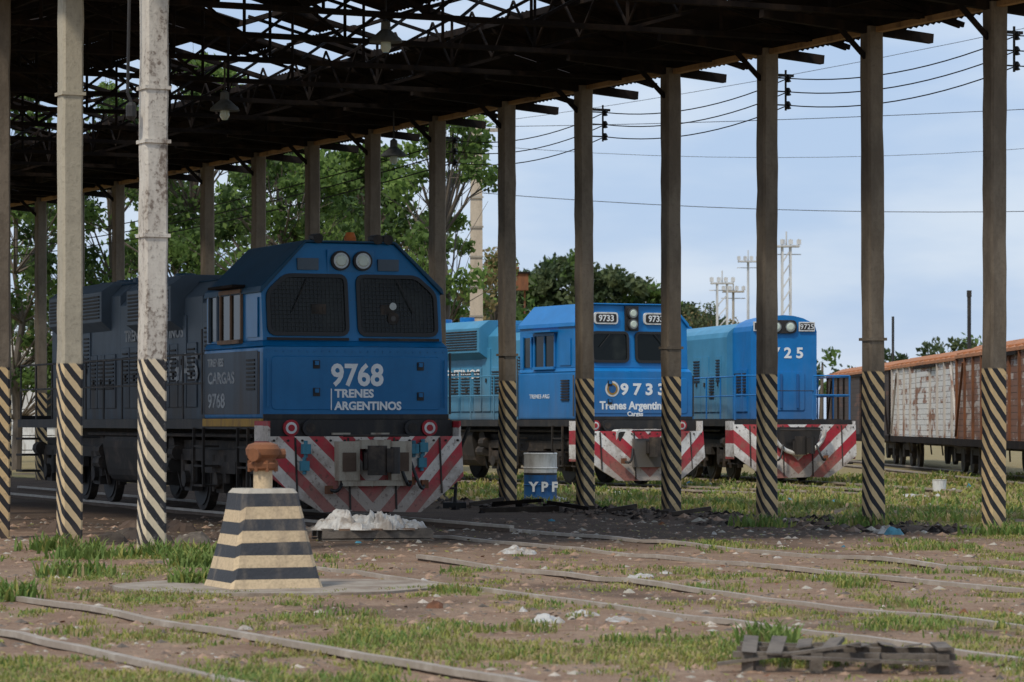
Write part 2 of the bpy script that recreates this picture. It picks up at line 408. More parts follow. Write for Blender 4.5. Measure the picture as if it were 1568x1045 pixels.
track('railway_track',O1,D1,25,4,z=.09)
track('railway_track',O1+D1*4,D1,0,26,z=.045,bury=.045,sleep=False)
track('railway_track',O2,D2,25,8,z=.09); track('railway_track',O3,D3,30,10,z=.09)
track('railway_track',(12.0,95),(.03,-1),60,60,z=.09,gauge=1.676)
track('railway_track',(-3.95,25.2),(.42,-.91),14,22,z=.055,gauge=1.4,sleep=False,bury=.03)
track('railway_track',(-.3,31.0),(.37,-.93),4,22,z=.042,gauge=1.676,sleep=False,bury=.045)

# ---------------------------------------------------------------- shed
shed=empty('engine_shed')
mb=MB()
def rz(p): return 7.12+.25*(6.05-abs(p-6.05))
ts=np.arange(-1.5,54,.99)
pe=[-.6,1.0,2.5,4.0,5.2,6.05,6.9,7.7,8.7,9.7,10.8,12.75]
for i in range(len(ts)-1):
    for j in range(len(pe)-1):
        a,b=pe[j],pe[j+1]; r=random.random()
        if 7.5<a<9 and r<.80: continue
        if a==6.9 and r<.05: continue
        if 3<a<6.5 and r<.02: continue
        if random.random()<.3 and 9<a<9.9: a=a+random.uniform(.05,.5)
        z0,z1=rz(a)+.07,rz(b)+.07
        jt=random.uniform(-.015,.015); K=7
        vs=[];fs=[]
        for k in range(K*2+1):
            tt=ts[i]+(1.02)*k/(K*2); dz=(.018 if k%2 else -.018)+jt
            vs+=[S(a,tt,z0+dz),S(b,tt,z1+dz)]
        for k in range(K*2): fs.append((2*k,2*k+1,2*k+3,2*k+2))
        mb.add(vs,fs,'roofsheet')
mb.obj('roof_sheets',shed)
mb=MB()
pls=[(-.5,.1),(.8,.1),(2.0,.1),(3.2,.1),(4.4,.1),(5.5,.1),(6.6,.09),(7.65,.08),(8.7,.05),(9.65,.1),(10.5,.16),(11.4,.16)]
for p,hh in pls:
    for k in range(-1,18):
        t0=k*SP; a=S(p,t0,rz(p)+.0+random.uniform(-.03,.02)); b=S(p,t0+SP,rz(p)+.0+random.uniform(-.03,.02)); mb.beam(a,b,.06,hh,'rustdk')
for k in range(0,18):
    t=k*SP if k else .05
    for dt in (-.05,.05):
        mb.beam(S(0,t+dt,7.0),S(W,t+dt,7.0),.04,.07,'rustdk')
        mb.beam(S(-.6,t+dt,rz(-.6)-.06),S(6.05,t+dt,rz(6.05)-.06),.04,.07,'rustdk'); mb.beam(S(6.05,t+dt,rz(6.05)-.06),S(W+.6,t+dt,rz(W+.6)-.06),.04,.07,'rustdk')
    ps=[0,1.5,3,4.5,6.05,7.6,9.1,10.6,12.1]
    for i,pp in enumerate(ps):
        mb.beam(S(pp,t,7.0),S(pp,t,rz(pp)-.06),.045,.045,'rustdk')
        if i<8:
            q=ps[i+1]
            if i<4: mb.beam(S(pp,t,rz(pp)-.06) if i else S(pp,t,7.05),S(q,t,7.0),.045,.045,'rustdk')
            else: mb.beam(S(pp,t,7.0),S(q,t,rz(q)-.06),.045,.045,'rustdk')
    tm=t+SP/2
    mb.beam(S(7.4,tm,rz(7.4)-.05),S(9.9,tm,rz(9.9)-.05),.04,.05,'rustdk')
    mb.beam(S(6.5,t,7.0),S(8.5,t+SP,rz(8.5)-.1),.035,.035,'rustdk')
for p in (9.1,):
    for k in range(-1,17):
        t0=k*SP
        for q in range(2):
            a=t0+q*SP/2; mb.beam(S(p,a,7.05),S(p,a+SP/4,rz(p)-.05),.03,.03,'rustdk'); mb.beam(S(p,a+SP/4,rz(p)-.05),S(p,a+SP/2,7.05),.03,.03,'rustdk')
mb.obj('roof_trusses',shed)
mb=MB()
for k in range(-1,18):
    t0=1.3+k*SP; 
    mb.beam(S(W,t0,7.06),S(W,t0+SP,7.06),.10,.12,'rustdk')
    mb.beam(S(W+.02,t0+.12,6.96),S(W+.02,t0+SP-.12,6.96+random.uniform(-.02,.02)),.12,.075,'fascia')
    mb.beam(S(W-1.8,t0,7.1),S(W+.95,t0,6.88),.12,.13,'rustdk')
    mb.beam(S(W,t0,6.45),S(W-.6,t0,7.0),.06,.06,'rustdk')
    tn=k*SP
    mb.beam(S(0,tn,7.05),S(0,tn+SP,7.05),.12,.2,'rustdk')
mb.obj('eave_beams',shed)

def column(x,y,mat,w=.24,collars=(),h=7.0):
    mb=MB(); r=w/2; c=.028
    def oct(z,r,ox=0,oy=0): 
        return [Vector((a+ox,b+oy,d)) for a,b,d in((-r+c,-r,z),(r-c,-r,z),(r,-r+c,z),(r,r-c,z),(r-c,r,z),(-r+c,r,z),(-r,r-c,z),(-r,-r+c,z))]
    zs=[-.3]+[i*.35 for i in range(1,20)]+[h]
    rs=[oct(z,r*random.uniform(.965,1.03),random.uniform(-.004,.004),random.uniform(-.004,.004)) for z in zs]
    for i in range(len(rs)-1): mb.loft(rs[i],rs[i+1],mat,i==0,i==len(rs)-2)
    for z in collars: mb.box(-r-.018,r+.018,-r-.018,r+.018,z,z+.04,mat)
    o=mb.obj('shed_column',None,loc=(x,y,0),rotz=RZ)
    o.rotation_euler[0]=random.uniform(-.003,.003); o.rotation_euler[1]=random.uniform(-.006,.006)
    return o
for k in range(0,16):
    q=S(W,1.3+k*SP); column(q.x,q.y,'colfar',.25,collars=(2.62,) if k%2 else ())
q=S(0,0); column(q.x,q.y,'colnear',.27,collars=(3.55,4.6,5.2))
q=S(0,SP); column(q.x,q.y,'colbeige',.26,collars=(5.4,))
for k in range(2,9):
    q=S(0,k*SP); column(q.x,q.y,'colfar',.26)
mb=MB(); q=S(0,0); mb.tube([(q.x-.19,q.y-.12,5.0),(q.x-.25,q.y-.14,5.15),(q.x-.22,q.y-.14,6.9)],.018,'black'); mb.lathe([(.03,0),(.06,.04),(.06,.16),(.03,.2)],(q.x-.21,q.y-.14,4.85),'black',10); mb.obj('junction_conduit')

def lamp(x,y,z,r=.23):
    mb=MB()
    mb.lathe([(r,0),(r*.95,.04),(r*.45,.14),(r*.3,.17),(r*.28,.28),(r*.12,.31)],(x,y,z),'lampshade',20)
    mb.lathe([(.04,-.14),(.075,-.08),(.07,0),(.06,.02)],(x,y,z),'lens',12)
    mb.cyl((x,y,z+.3),(x,y,7.0 if z<6.7 else 7.5),.014,'black',6)
    mb.obj('pendant_lamp',smooth=True)
lamp(-4.4,50,6.25);lamp(-1.74,45,6.72);lamp(-2.1,58,6.2);lamp(-10.6,66,6.4)

# ---------------------------------------------------------------- locomotives
def bogie(mb,xc,axles=(-1.75,0,1.75)):
    for a in axles:
        for sd in(-1,1):
            y=sd*.84
            mb.cyl((xc+a,y-.07,.59),(xc+a,y+.07,.59),.5,'under',24); mb.cyl((xc+a,y-.09,.59),(xc+a,y+.09,.59),.42,'black',20)
            mb.cyl((xc+a,sd*.9,.59),(xc+a,sd*1.22,.59),.13,'under',10); mb.box(xc+a-.2,xc+a+.2,sd*1.05-.09,sd*1.05+.09,.4,.82,'under')
            for q in(-.3,.3): mb.cyl((xc+a+q,sd*1.1,.55),(xc+a+q,sd*1.1,.98),.075,'under',8)
            mb.box(xc+a+.5,xc+a+.62,sd*.84-.06,sd*.84+.06,.4,.95,'under')
    L0,L1=axles[0]-.75,axles[-1]+.75
    for sd in(-1,1):
        mb.box(xc+L0,xc+L1,sd*1.08-.07,sd*1.08+.07,.88,1.06,'under')
        mb.box(xc-.9,xc+.9,sd*1.12-.05,sd*1.12+.05,.7,.88,'under')
        for q in(L0+.15,L1-.25): mb.cyl((xc+q,sd*1.2,1.0),(xc+q+.28,sd*1.2,1.0),.12,'under',10); mb.beam((xc+q,sd*1.18,.95),(xc+q,sd*1.05,.4),.05,.05,'under')
    mb.box(xc+L0,xc+L1,-1,1,.85,1.2,'under')
def hood_details(mb,x0,x1,hy,z0,z1,m,seed=1):
    r=random.Random(seed); x=x0+.12
    for sd in(-1,1):
        x=x0+.12
        while x<x1-.5:
            w=r.choice((.5,.62,.75)); w=min(w,x1-.1-x)
            zt=z0+(z1-z0)*r.choice((.62,.62,.86)); y=sd*hy
            mb.box(x,x+w-.06,min(y,y+sd*.028),max(y,y+sd*.028),z0+.12,zt,m)
            mb.box(x+w*.45,x+w*.55,min(y+sd*.03,y+sd*.06),max(y+sd*.03,y+sd*.06),z0+.5*(zt-z0),z0+.5*(zt-z0)+.1,'black')
            if r.random()<.55:
                k=0
                while k<.5: mb.box(x+.06,x+w-.12,min(y+sd*.028,y+sd*.05),max(y+sd*.028,y+sd*.05),zt-.12-k,zt-.09-k,'black'); k+=.07
            x+=w
def rails_hand(mb,x0,x1,y,z0=1.55,h=1.0,m='black',n=None,step=1.25):
    n=n or max(1,int(round(abs(x1-x0)/step)))
    for i in range(n+1):
        x=x0+(x1-x0)*i/n; mb.cyl((x,y,z0),(x,y,z0+h),.02,m,6)
    for z in(h,h*.55): mb.cyl((x0,y,z0+z),(x1,y,z0+z),.017,m,6)
def pilot(mb,x,mat,zt=1.28):
    ys_=[-1.47,-1.1,-.75,-.35,.35,.75,1.1,1.47]
    def xf(y): return x+.42-.28*abs(y)/1.47
    def zb(y): a=abs(y); return .2 if a<.8 else .2+(a-.8)/.67*.5
    n=len(ys_)
    front=[Vector((xf(y)+.10+random.uniform(-.02,.02),y,zb(y)+random.uniform(-.02,.02))) for y in ys_]; up=[Vector((xf(y),y,zt)) for y in ys_]
    fb_=[v-Vector((.05,0,0)) for v in front]; ub=[v-Vector((.05,0,0)) for v in up]
    vs=front+up+fb_+ub; fs=[]
    for i in range(n-1):
        fs+=[(i,i+1,n+i+1,n+i),(2*n+i+1,2*n+i,3*n+i,3*n+i+1),(n+i,n+i+1,3*n+i+1,3*n+i),(i+1,i,2*n+i,2*n+i+1)]
    fs+=[(0,n,3*n,2*n),(n-1,3*n-1,4*n-1,2*n-1)]
    mb.add(vs,fs,mat)
    for y in(-1.1,-.35,.35,1.1):
        mb.beam((xf(y)+.012,y,zt-.02),(xf(y)+.11,y,zb(y)+.03),.025,.02,'under')
    for y in np.linspace(-1.4,1.4,15):
        mb.cyl((xf(y)+.0,y,zt-.06),(xf(y)+.03,y,zt-.06),.018,'under',6)
    for sd in(-1,1):
        y=sd*1.44
        mb.box(x-.55,x+.12,min(y,y+sd*.03),max(y,y+sd*.03),.62,1.5,mat)
        for z in(.5,.85,1.15): mb.box(x-.5,x+.05,min(y,y-sd*.3),max(y,y-sd*.3),z,z+.03,'under')
def coupler(mb,x,z=.93,cream=True):
    if cream:
        mb.box(x-.1,x+.12,-.55,-.24,z-.28,z+.28,'cream'); mb.box(x-.1,x+.12,.24,.55,z-.28,z+.28,'cream'); mb.box(x-.1,x+.1,-.24,.24,z+.17,z+.3,'cream'); mb.box(x-.1,x+.1,-.5,.5,z-.36,z-.28,'cream')
        for sd in(-1,1): mb.box(x+.12,x+.14,sd*.4-.1,sd*.4+.1,z-.15,z+.12,'railside')
    mb.box(x-.1,x+.3,-.14,.14,z-.13,z+.15,'black')
    mb.cyl((x+.42,-.08,z-.2),(x+.42,-.08,z+.22),.14,'under',14); mb.box(x+.28,x+.55,.02,.2,z-.16,z+.18,'under'); mb.box(x+.3,x+.42,-.24,-.1,z-.12,z+.12,'under'); mb.cyl((x+.5,.16,z-.18),(x+.5,.16,z+.2),.07,'black',10)
    mb.cyl((x+.15,-.5,z+.36),(x+.15,.5,z+.36),.018,'under',6)
def hose(mb,x,y,z,sd,m='rubber',drop=.42,r=.026):
    pts=[]
    for i in range(9):
        t=i/8; pts.append((x+.12*math.sin(t*3.1),y+sd*.22*t,z-drop*math.sin(t*2.2)*1.0))
    mb.tube(pts,r,m,8); mb.box(pts[-1][0]-.03,pts[-1][0]+.05,pts[-1][1]-.05,pts[-1][1]+.05,pts[-1][2]-.08,pts[-1][2]+.04,'rust')
def loco(name,origin,d,kind):
    e=empty(name,(origin.x,origin.y,0.0),math.atan2(d.y,d.x))
    if kind=='9768': paint,roof,hoodm,L,pm,hy='blue_shaded','blue_roof','hoodgrey',15.4,'pilot',.98
    elif kind=='9733': paint,roof,hoodm,L,pm,hy='blue','blue','hoodlt',15.0,'pilot2',.98
    else: paint,roof,hoodm,L,pm,hy='blue','blue','hoodlt',15.0,'pilot2',.80
    mb=MB(); mb.box(-L,0,-1.42,1.42,1.38,1.53,'black'); mb.box(-L+.3,-.2,-.5,.5,1.0,1.38,'under')
    bogie(mb,-3.1); bogie(mb,-L+3.1)
    rr=roundpoly([(-1.15,.45),(1.15,.45),(1.3,1.3),(-1.3,1.3)],.25)
    mb.loft([Vector((-L/2-2.0,a,b)) for a,b in rr],[Vector((-L/2+1.6,a,b)) for a,b in rr],'under')
    for x in (-L/2+1.9,-L/2-2.5): mb.cyl((x,-1.15,1.1),(x,-.6,1.1),.18,'under',12); mb.cyl((x,-1.2,.8),(x+.4,-1.2,.8),.12,'under',10)
    mb.cyl((-L/2-3,-1.25,1.28),(-1,-1.25,1.28),.03,'under',6)
    mb.obj('underframe',e)
    if kind in('9768','9733'):
        mb=MB(); A2=kind=='9768'
        cabL=3.0
        rr=roundpoly([(-1.42,1.53),(1.42,1.53),(1.42,2.58),(-1.42,2.58)],.05,3)
        mb.loft([Vector((0,a,b)) for a,b in rr],[Vector((-cabL,a,b)) for a,b in rr],paint)
        q4=[(-1.3,1.66),(1.3,1.66),(1.3,2.44),(-1.3,2.44)]
        mb.loft([Vector((.012,a,b)) for a,b in roundpoly(q4,.08)],[Vector((-.05,a,b)) for a,b in roundpoly(q4,.08)],paint)
        mb.add([(0,-1.42,2.582),(0,1.42,2.582),(-.14,1.385,2.66),(-.14,-1.385,2.66),(-cabL,-1.42,2.582),(-cabL,1.42,2.582),(-cabL,1.385,2.66),(-cabL,-1.385,2.66)],[(0,1,2,3),(4,0,3,7),(1,5,6,2),(3,2,6,7)],paint)
        if A2: sh,tz,tw,sl=3.42,4.10,.68,.20
        else: sh,tz,tw,sl=3.62,4.04,.98,.08
        def fx(z): return -.13-sl*(z-2.66)/1.45
        prof=[(-1.38,2.66),(1.38,2.66),(1.38,sh),(tw,tz),(-tw,tz),(-1.38,sh)]
        mb.loft([Vector((fx(z),y,z)) for y,z in prof],[Vector((-cabL,y,z)) for y,z in prof],paint)
        pr=[(-1.42,sh-.06),(-1.40,sh+.03),(-tw-.02,tz+.035),(tw+.02,tz+.035),(1.40,sh+.03),(1.42,sh-.06),(1.385,sh-.05),(tw,tz+.004),(-tw,tz+.004),(-1.385,sh-.05)]
        mb.loft([Vector((fx(z)+.07,y,z)) for y,z in pr],[Vector((-cabL-.05,y,z)) for y,z in pr],roof)
        mb.obj('cab',e,bevel=.012)
        mb=MB()
        def win(poly,off=.0):
            rp=roundpoly(poly,.09); P=lambda y,z,o:Vector((fx(z)+o,y,z)); n=len(rp)
            outer=shrink(rp,-.045); inner=shrink(rp,.012)
            v=[P(a,b,.003) for a,b in outer]+[P(a,b,.035) for a,b in outer]+[P(a,b,.035) for a,b in inner]+[P(a,b,.003) for a,b in inner]
            fs=[]
            for i in range(n):
                j=(i+1)%n
                for k in range(3): fs.append((k*n+i,k*n+j,(k+1)*n+j,(k+1)*n+i))
            mb.add(v,fs,'rubber'); mb.add([P(a,b,.006) for a,b in rp],[tuple(range(n))],'glass')
            ya=min(a for a,b in poly);yb=max(a for a,b in poly);za=min(b for a,b in poly);zb=max(b for a,b in poly)
            def inside(y,z):
                c=False;m=len(poly)
                for i in range(m):
                    (x1,y1),(x2,y2)=poly[i],poly[(i+1)%m]
                    if (y1>z)!=(y2>z) and y<(x2-x1)*(z-y1)/(y2-y1)+x1: c=not c
                return c
            if A2:
                y=ya+.03
                while y<yb:
                    zz=[z for z in np.arange(za+.01,zb,.02) if inside(y,z)]
                    if zz: mb.beam(P(y,zz[0],.02),P(y,zz[-1],.02),.004,.004,'wire')
                    y+=.06
                z=za+.03
                while z<zb:
                    yy=[y for y in np.arange(ya+.01,yb,.02) if inside(y,z)]
                    if yy: mb.beam(P(yy[0],z,.024),P(yy[-1],z,.024),.004,.004,'wire')
                    z+=.06
            cy=(ya+yb)/2; mb.beam(P(cy,zb-.02,.05),P(cy+.25*(1 if cy>0 else -1),za+.3,.05),.015,.01,'black')
            if A2:
                k=1 if cy>0 else -1
                mb.box(fx(3.1)+.004,fx(3.1)+.012,cy-.16*k-.1,cy-.16*k+.12,2.86,3.2,'under')
        for sd in(-1,1):
            if A2: pl=[(.11,2.78),(1.27,2.78),(1.27,3.36),(1.0,3.60),(.11,3.60)]
            else: pl=[(.12,2.82),(.95,2.82),(.98,3.36),(.9,3.42),(.12,3.42)]
            pl=[(a*sd,b) for a,b in pl]
            if sd<0: pl=pl[::-1]
            win(pl)
        if A2:
            mb.cyl((fx(3.0)+.02,.62,3.0),(fx(3.0)+.03,.62,3.0),.09,'under',18); mb.cyl((fx(3.2)+.03,.62,3.18),(fx(3.2)+.04,.62,3.18),.055,'lensrim',16); mb.cyl((fx(3.0)+.03,.62,3.0),(fx(3.0)+.035,.62,3.0),.04,'railing',14)
        hl=[(-.17,3.84),(.17,3.84)] if A2 else [(0,3.86),(0,3.62)]
        R=.115 if A2 else .10
        if A2: 
            mb.box(fx(3.84)-.05,fx(3.84)+.03,-.36,.36,3.68,4.0,paint)
        else: mb.box(fx(3.8)-.05,fx(3.8)+.06,-.16,.16,3.48,4.02,'black')
        for y,z in hl:
            x=fx(z)+(.03 if A2 else .06); mb.cyl((x,y,z),(x+.06,y,z),R+.03,'black',24); mb.cyl((x+.055,y,z),(x+.07,y,z),R,'lensrim',24); mb.cyl((x+.06,y,z),(x+.082,y,z),R*.86,'lens',24,r2=R*.6)
        if A2:
            for y0,y1 in((-.82,-.5),(.42,.74)):
                x=fx(3.72); mb.box(x-.03,x+.03,y0,y1,3.70,3.87,'hoodgrey')
            mb.cyl((-.5,.07,4.12),(-.5,.07,4.2),.09,'orange',14); mb.cyl((-.5,.07,4.2),(-.5,.07,4.27),.085,'orange',14,r2=.06)
            for y in(-.5,.42,.58): mb.cyl((-.55,y,4.2),(-.25,y,4.16),.04,'black',12,r2=.075); mb.box(-.6,-.5,y-.04,y+.04,4.1,4.22,'black')
            for sd in(-1,1): mb.box(fx(2.7)-.02,fx(2.7)+.03,sd*.7-.62,sd*.7+.62,2.67,2.71,'black')
            for y in np.linspace(-1.34,1.34,24): mb.cyl((.0,y,2.51),(.012,y,2.51),.012,paint,6)
            for y in (-1.36,1.36): mb.cyl((.05,y,1.7),(.05,y,2.4),.014,paint,6)
        else:
            for y0,y1 in((-.92,-.34),(.3,.88)):
                x=fx(3.7); q4=[(y0,3.62),(y1,3.62),(y1,3.88),(y0,3.88)]
                mb.loft([Vector((x-.03,a,b)) for a,b in roundpoly(q4,.08)],[Vector((x+.05,a,b)) for a,b in roundpoly(q4,.08)],'white')
                rp=roundpoly([(y0+.04,3.655),(y1-.04,3.655),(y1-.04,3.845),(y0+.04,3.845)],.05)
                mb.loft([Vector((x,a,b)) for a,b in rp],[Vector((x+.056,a,b)) for a,b in rp],'black')
                text(kind,.19,(x+.058,(y0+y1)/2,3.685),(0,1,0),(0,0,1),'letter',e,align='CENTER',bold=.004)
        for y,z in((-.62,2.32),(.98,2.30),(-.62,1.92),(.98,1.86),):
            mb.box(0,.03,y-.05,y+.05,z-.06,z+.06,'black'); mb.box(.03,.05,y-.03,y+.03,z-.01,z+.05,paint)
        if not A2: mb.cyl((.03,-1.3,1.62),(.03,-1.3,2.45),.015,'white',6)
        mb.box(-.02,.02,-1.42,1.42,1.53,1.60,'black')
        for sd in(-1,1):
            y=sd*1.385
            def sb(x0,x1,z0,z1,m,o=.02,b=0): mb.box(x0,x1,min(y+sd*b,y+sd*(b+o)),max(y+sd*b,y+sd*(b+o)),z0,z1,m)
            fr='tanframe' if A2 else 'blue'
            sb(-2.15,-1.15,2.68,3.40,'glass',.008)
            for a,b,c_,d_ in((-2.2,-2.15,2.66,3.42),(-1.15,-1.1,2.66,3.42),(-1.67,-1.63,2.7,3.38)): sb(a,b,c_,d_,fr,.035)
            sb(-2.2,-1.1,3.38,3.44,fr,.05); sb(-2.2,-1.1,2.64,2.70,fr,.07)
            sb(-2.75,-2.35,2.7,3.36,'glass',.008); 
            for a,b,c_,d_ in((-2.8,-2.74,2.68,3.38),(-2.36,-2.3,2.68,3.38)): sb(a,b,c_,d_,'hoodgrey' if A2 else 'blue',.04)
            sb(-2.25,-1.0,3.46,3.5,'roofsheet' if A2 else 'blue',.2)
            sb(-.9,-.35,2.72,3.3,paint,.015)
            for z in np.arange(1.95,2.4,.06): sb(-.75,-.35,z,z+.03,'black',.03,.035)
            mb.cyl((-2.95,sd*1.47,1.6),(-2.95,sd*1.47,2.9),.018,'railing',6); mb.cyl((-.05,sd*1.47,1.6),(-.05,sd*1.47,2.5),.018,'railing',6)
        mb.obj('windows_and_lamps',e)
        mb=MB()
        if A2:
            for sd in(-1,1): mb.box(-cabL+.02,-.25,min(sd*1.42,sd*1.434),max(sd*1.42,sd*1.434),1.6,2.52,'hoodgrey'); mb.box(-cabL,0,min(sd*1.42,sd*1.45),max(sd*1.42,sd*1.45),1.42,1.535,'yellow')
        mb.box(-.15,.16,-1.42,1.42,1.26,1.52,'black')
        mb.box(-.1,.1,-1.4,1.4,1.12,1.26,'black')
        for sd in(-1,1):
            mb.cyl((.16,sd*1.06,1.40),(.20,sd*1.06,1.40),.12,'red',20); mb.cyl((.2,sd*1.06,1.40),(.206,sd*1.06,1.40),.085,'white',16); mb.cyl((.206,sd*1.06,1.40),(.215,sd*1.06,1.40),.05,'red',12)
            mb.cyl((.16,sd*.78,1.40),(.24,sd*.78,1.40),.12,'black',18); mb.cyl((.235,sd*.78,1.40),(.25,sd*.78,1.40),.07,'under',16)
            mb.box(.16,.19,sd*.3-.14,sd*.3+.14,1.3,1.33,'cream')
        pilot(mb,.28,pm)
        coupler(mb,.72,cream=A2)
        if A2:
            for y,z in((-.98,1.1),(-1.0,.86),(.66,1.1),(.8,1.12),(.78,.9)):
                mb.box(.58,.68,y-.06,y+.06,z-.07,z+.07,'teal'); mb.cyl((.62,y,z-.12),(.62,y,z+.12),.03,'teal',8)
            hose(mb,.75,.35,1.0,1); hose(mb,.75,.55,.95,1); hose(mb,.72,-.45,.7,-1,drop=.2)
        else:
            mb.box(.7,.8,-.42,.42,.5,1.12,'hoodgrey'); hose(mb,.78,.45,.9,1,drop=.3);hose(mb,.78,-.45,.9,-1,drop=.3)
            rr=roundpoly([(-.75,1.0),(.75,1.0),(.75,1.32),(-.75,1.32)],.14)
            mb.loft([Vector((.3,a,b)) for a,b in rr],[Vector((.58,a,b)) for a,b in rr],'white'); rr=shrink(rr,.05); mb.loft([Vector((.3,a,b)) for a,b in rr],[Vector((.6,a,b)) for a,b in rr],'black')
        mb.obj('pilot_and_coupler',e)
        mb=MB()
        def hood(x0,x1,hy,z1,ch,m,rm):
            pr=[(-hy,1.53),(hy,1.53),(hy,z1-ch),(hy-ch,z1),(-hy+ch,z1),(-hy,z1-ch)]
            mb.loft([Vector((x1,a,b)) for a,b in pr],[Vector((x0,a,b)) for a,b in pr],m)
            mb.loft([Vector((x1-.02,a,b)) for a,b in((-hy+ch-.02,z1+.003),(hy-ch+.02,z1+.003),(hy-ch+.02,z1+.02),(-hy+ch-.02,z1+.02))],[Vector((x0+.02,a,b)) for a,b in((-hy+ch-.02,z1+.003),(hy-ch+.02,z1+.003),(hy-ch+.02,z1+.02),(-hy+ch-.02,z1+.02))],rm)
        rm='blue_roof' if A2 else 'blue'
        hood(-4.6,-3.0,hy,3.55,.2,hoodm,rm); hood(-9.6,-4.6,hy,3.72,.25,hoodm,rm); hood(-L+.9,-9.6,hy,3.85,.2,hoodm,rm)
        hood_details(mb,-4.55,-3.1,hy,1.6,3.3,hoodm,3); hood_details(mb,-9.5,-4.7,hy,1.6,3.45,hoodm,4); hood_details(mb,-L+1,-9.7,hy,1.6,3.3,hoodm,5)
        for x0,x1,w,z0,z1 in((-8.3,-5.6,1.22,3.0,3.85),(-14.0,-10.2,1.16,3.12,3.92)):
            pr=[(-w,z0+.1),(-hy,z0-.06),(hy,z0-.06),(w,z0+.1),(w,z1-.18),(w-.25,z1),(-w+.25,z1),(-w,z1-.18)]
            mb.loft([Vector((x1,a,b)) for a,b in pr],[Vector((x0,a,b)) for a,b in pr],hoodm)
            for sd in(-1,1):
                for z in np.arange(z0+.16,z1-.22,.06): mb.box(x0+.12,x1-.12,min(sd*w,sd*(w+.02)),max(sd*w,sd*(w+.02)),z,z+.03,'black')
        for x in(-5,-9,-10.9,-12,-13.2): mb.cyl((x,0,3.8),(x,0,4.02),.4 if x<-10 else .18,rm,18)
        mb.box(-4.4,-3.3,-.6,.6,3.55,3.8,rm); mb.cyl((-3.8,-.3,3.8),(-3.3,-.3,3.82),.12,'hoodgrey',12)
        mb.obj('hood',e,bevel=.01)
        mb=MB()
        for sd in(-1,1): rails_hand(mb,-L+.1,-3.1,sd*1.38,1.53,1.0,'railing' if A2 else 'hoodlt')
        mb.beam((-L+.1,-1.38,1.5),(-L+.1,1.38,1.5),.1,.2,'black')
        for z in(.55,.85,1.15): mb.box(-L,-L+.5,-1.45,-1.1,z,z+.04,'under')
        for x in (-.9,-3.2,): 
            for z in(.5,.8,1.1): mb.box(x-.25,x+.25,-1.46,-1.2,z,z+.03,'under')
            for q in(-.26,.26): mb.box(x+q-.015,x+q+.015,-1.47,-1.43,.5,1.4,'under')
        mb.obj('handrails_and_steps',e)
        if A2:
            text('9768',.44,(.016,-.40,2.02),(0,1,0),(0,0,1),'letter',e,bold=.012,sx=.92)
            text('TRENES',.165,(.016,-.34,1.845),(0,1,0),(0,0,1),'letter',e,bold=.006,sx=1.05)
            text('ARGENTINOS',.165,(.016,-.34,1.665),(0,1,0),(0,0,1),'letter',e,bold=.006,sx=1.0)
            m2=MB(); m2.box(.012,.016,-.40,-.385,1.66,1.97,'letter'); m2.obj('logo_bar',e)
            for s_,z_,tx in((.16,2.32,'TRENES'),(.24,2.06,'CARGAS'),(.30,1.70,'9768')):
                text(tx,s_,(-2.75,-1.437,z_),(1,0,0),(0,0,1),'letterfade',e,bold=.006,sx=1.5)
            text('CARGAS',.62,(-8.3,-1.012,2.15),(1,0,0),(0,0,1),'letterfade',e,bold=.012,sx=1.5)
            text('TRENES ARGENTINOS',.26,(-9.2,-1.012,2.85),(1,0,0),(0,0,1),'letterfade',e,bold=.008,sx=1.4)
        else:
            text('9 7 3 3',.34,(.016,-.36,2.08),(0,1,0),(0,0,1),'letter',e,bold=.012,sx=1.15)
            text('Trenes Argentinos',.24,(.016,0,1.76),(0,1,0),(0,0,1),'letter',e,align='CENTER',bold=.008,sx=.95)
            text('Cargas',.14,(.016,0,1.61),(0,1,0),(0,0,1),'letter',e,align='CENTER',bold=.004)
            m2=MB(); m2.cyl((.012,-.56,2.2),(.018,-.56,2.2),.17,'white',24); m2.cyl((.018,-.56,2.2),(.022,-.56,2.2),.13,'yellow',20); m2.cyl((.022,-.56,2.2),(.026,-.56,2.2),.09,'drumblue',16); m2.obj('emblem',e)
            text('ARGENTINOS',.30,(-9.0,-1.012,2.5),(1,0,0),(0,0,1),'letter',e,bold=.006,sx=1.6)
            text('TRENES ARG',.13,(-2.4,-1.425,2.0),(1,0,0),(0,0,1),'letter',e,sx=1.4)
    else:
        mb=MB()
        top=[(hy*math.cos(a),3.6+.38*math.sin(a)) for a in np.linspace(.0,math.pi,11)]
        pr=[(-hy,1.53),(hy,1.53)]+top
        mb.loft([Vector((0,a,b)) for a,b in pr],[Vector((-1.6,a,b)) for a,b in pr],'blue')
        w=hy*1.18
        top=[(w*math.cos(a),3.5+.38*math.sin(a)) for a in np.linspace(.0,math.pi,11)]
        pr2=[(-w,1.53),(w,1.53)]+top
        mb.loft([Vector((-1.6,a,b)) for a,b in pr2],[Vector((-12,a,b)) for a,b in pr2],hoodm)
        hood_details(mb,-1.5,-.1,hy,1.6,3.4,'blue',6); hood_details(mb,-12,-1.7,w,1.6,3.3,hoodm,7)
        pr3=[(-1.4,1.53),(1.4,1.53),(1.4,3.5),(.9,4.05),(-.9,4.05),(-1.4,3.5)]
        mb.loft([Vector((-12,a,b)) for a,b in pr3],[Vector((-15,a,b)) for a,b in pr3],'blue')
        q4=[(-.36,3.55),(.30,3.55),(.30,3.86),(-.36,3.86)]
        mb.loft([Vector((-.02,a,b)) for a,b in roundpoly(q4,.12)],[Vector((.06,a,b)) for a,b in roundpoly(q4,.12)],'black')
        for y in(-.2,.14): mb.cyl((.06,y,3.7),(.085,y,3.7),.12,'lensrim',20); mb.cyl((.085,y,3.7),(.1,y,3.7),.095,'lens',20,r2=.06)
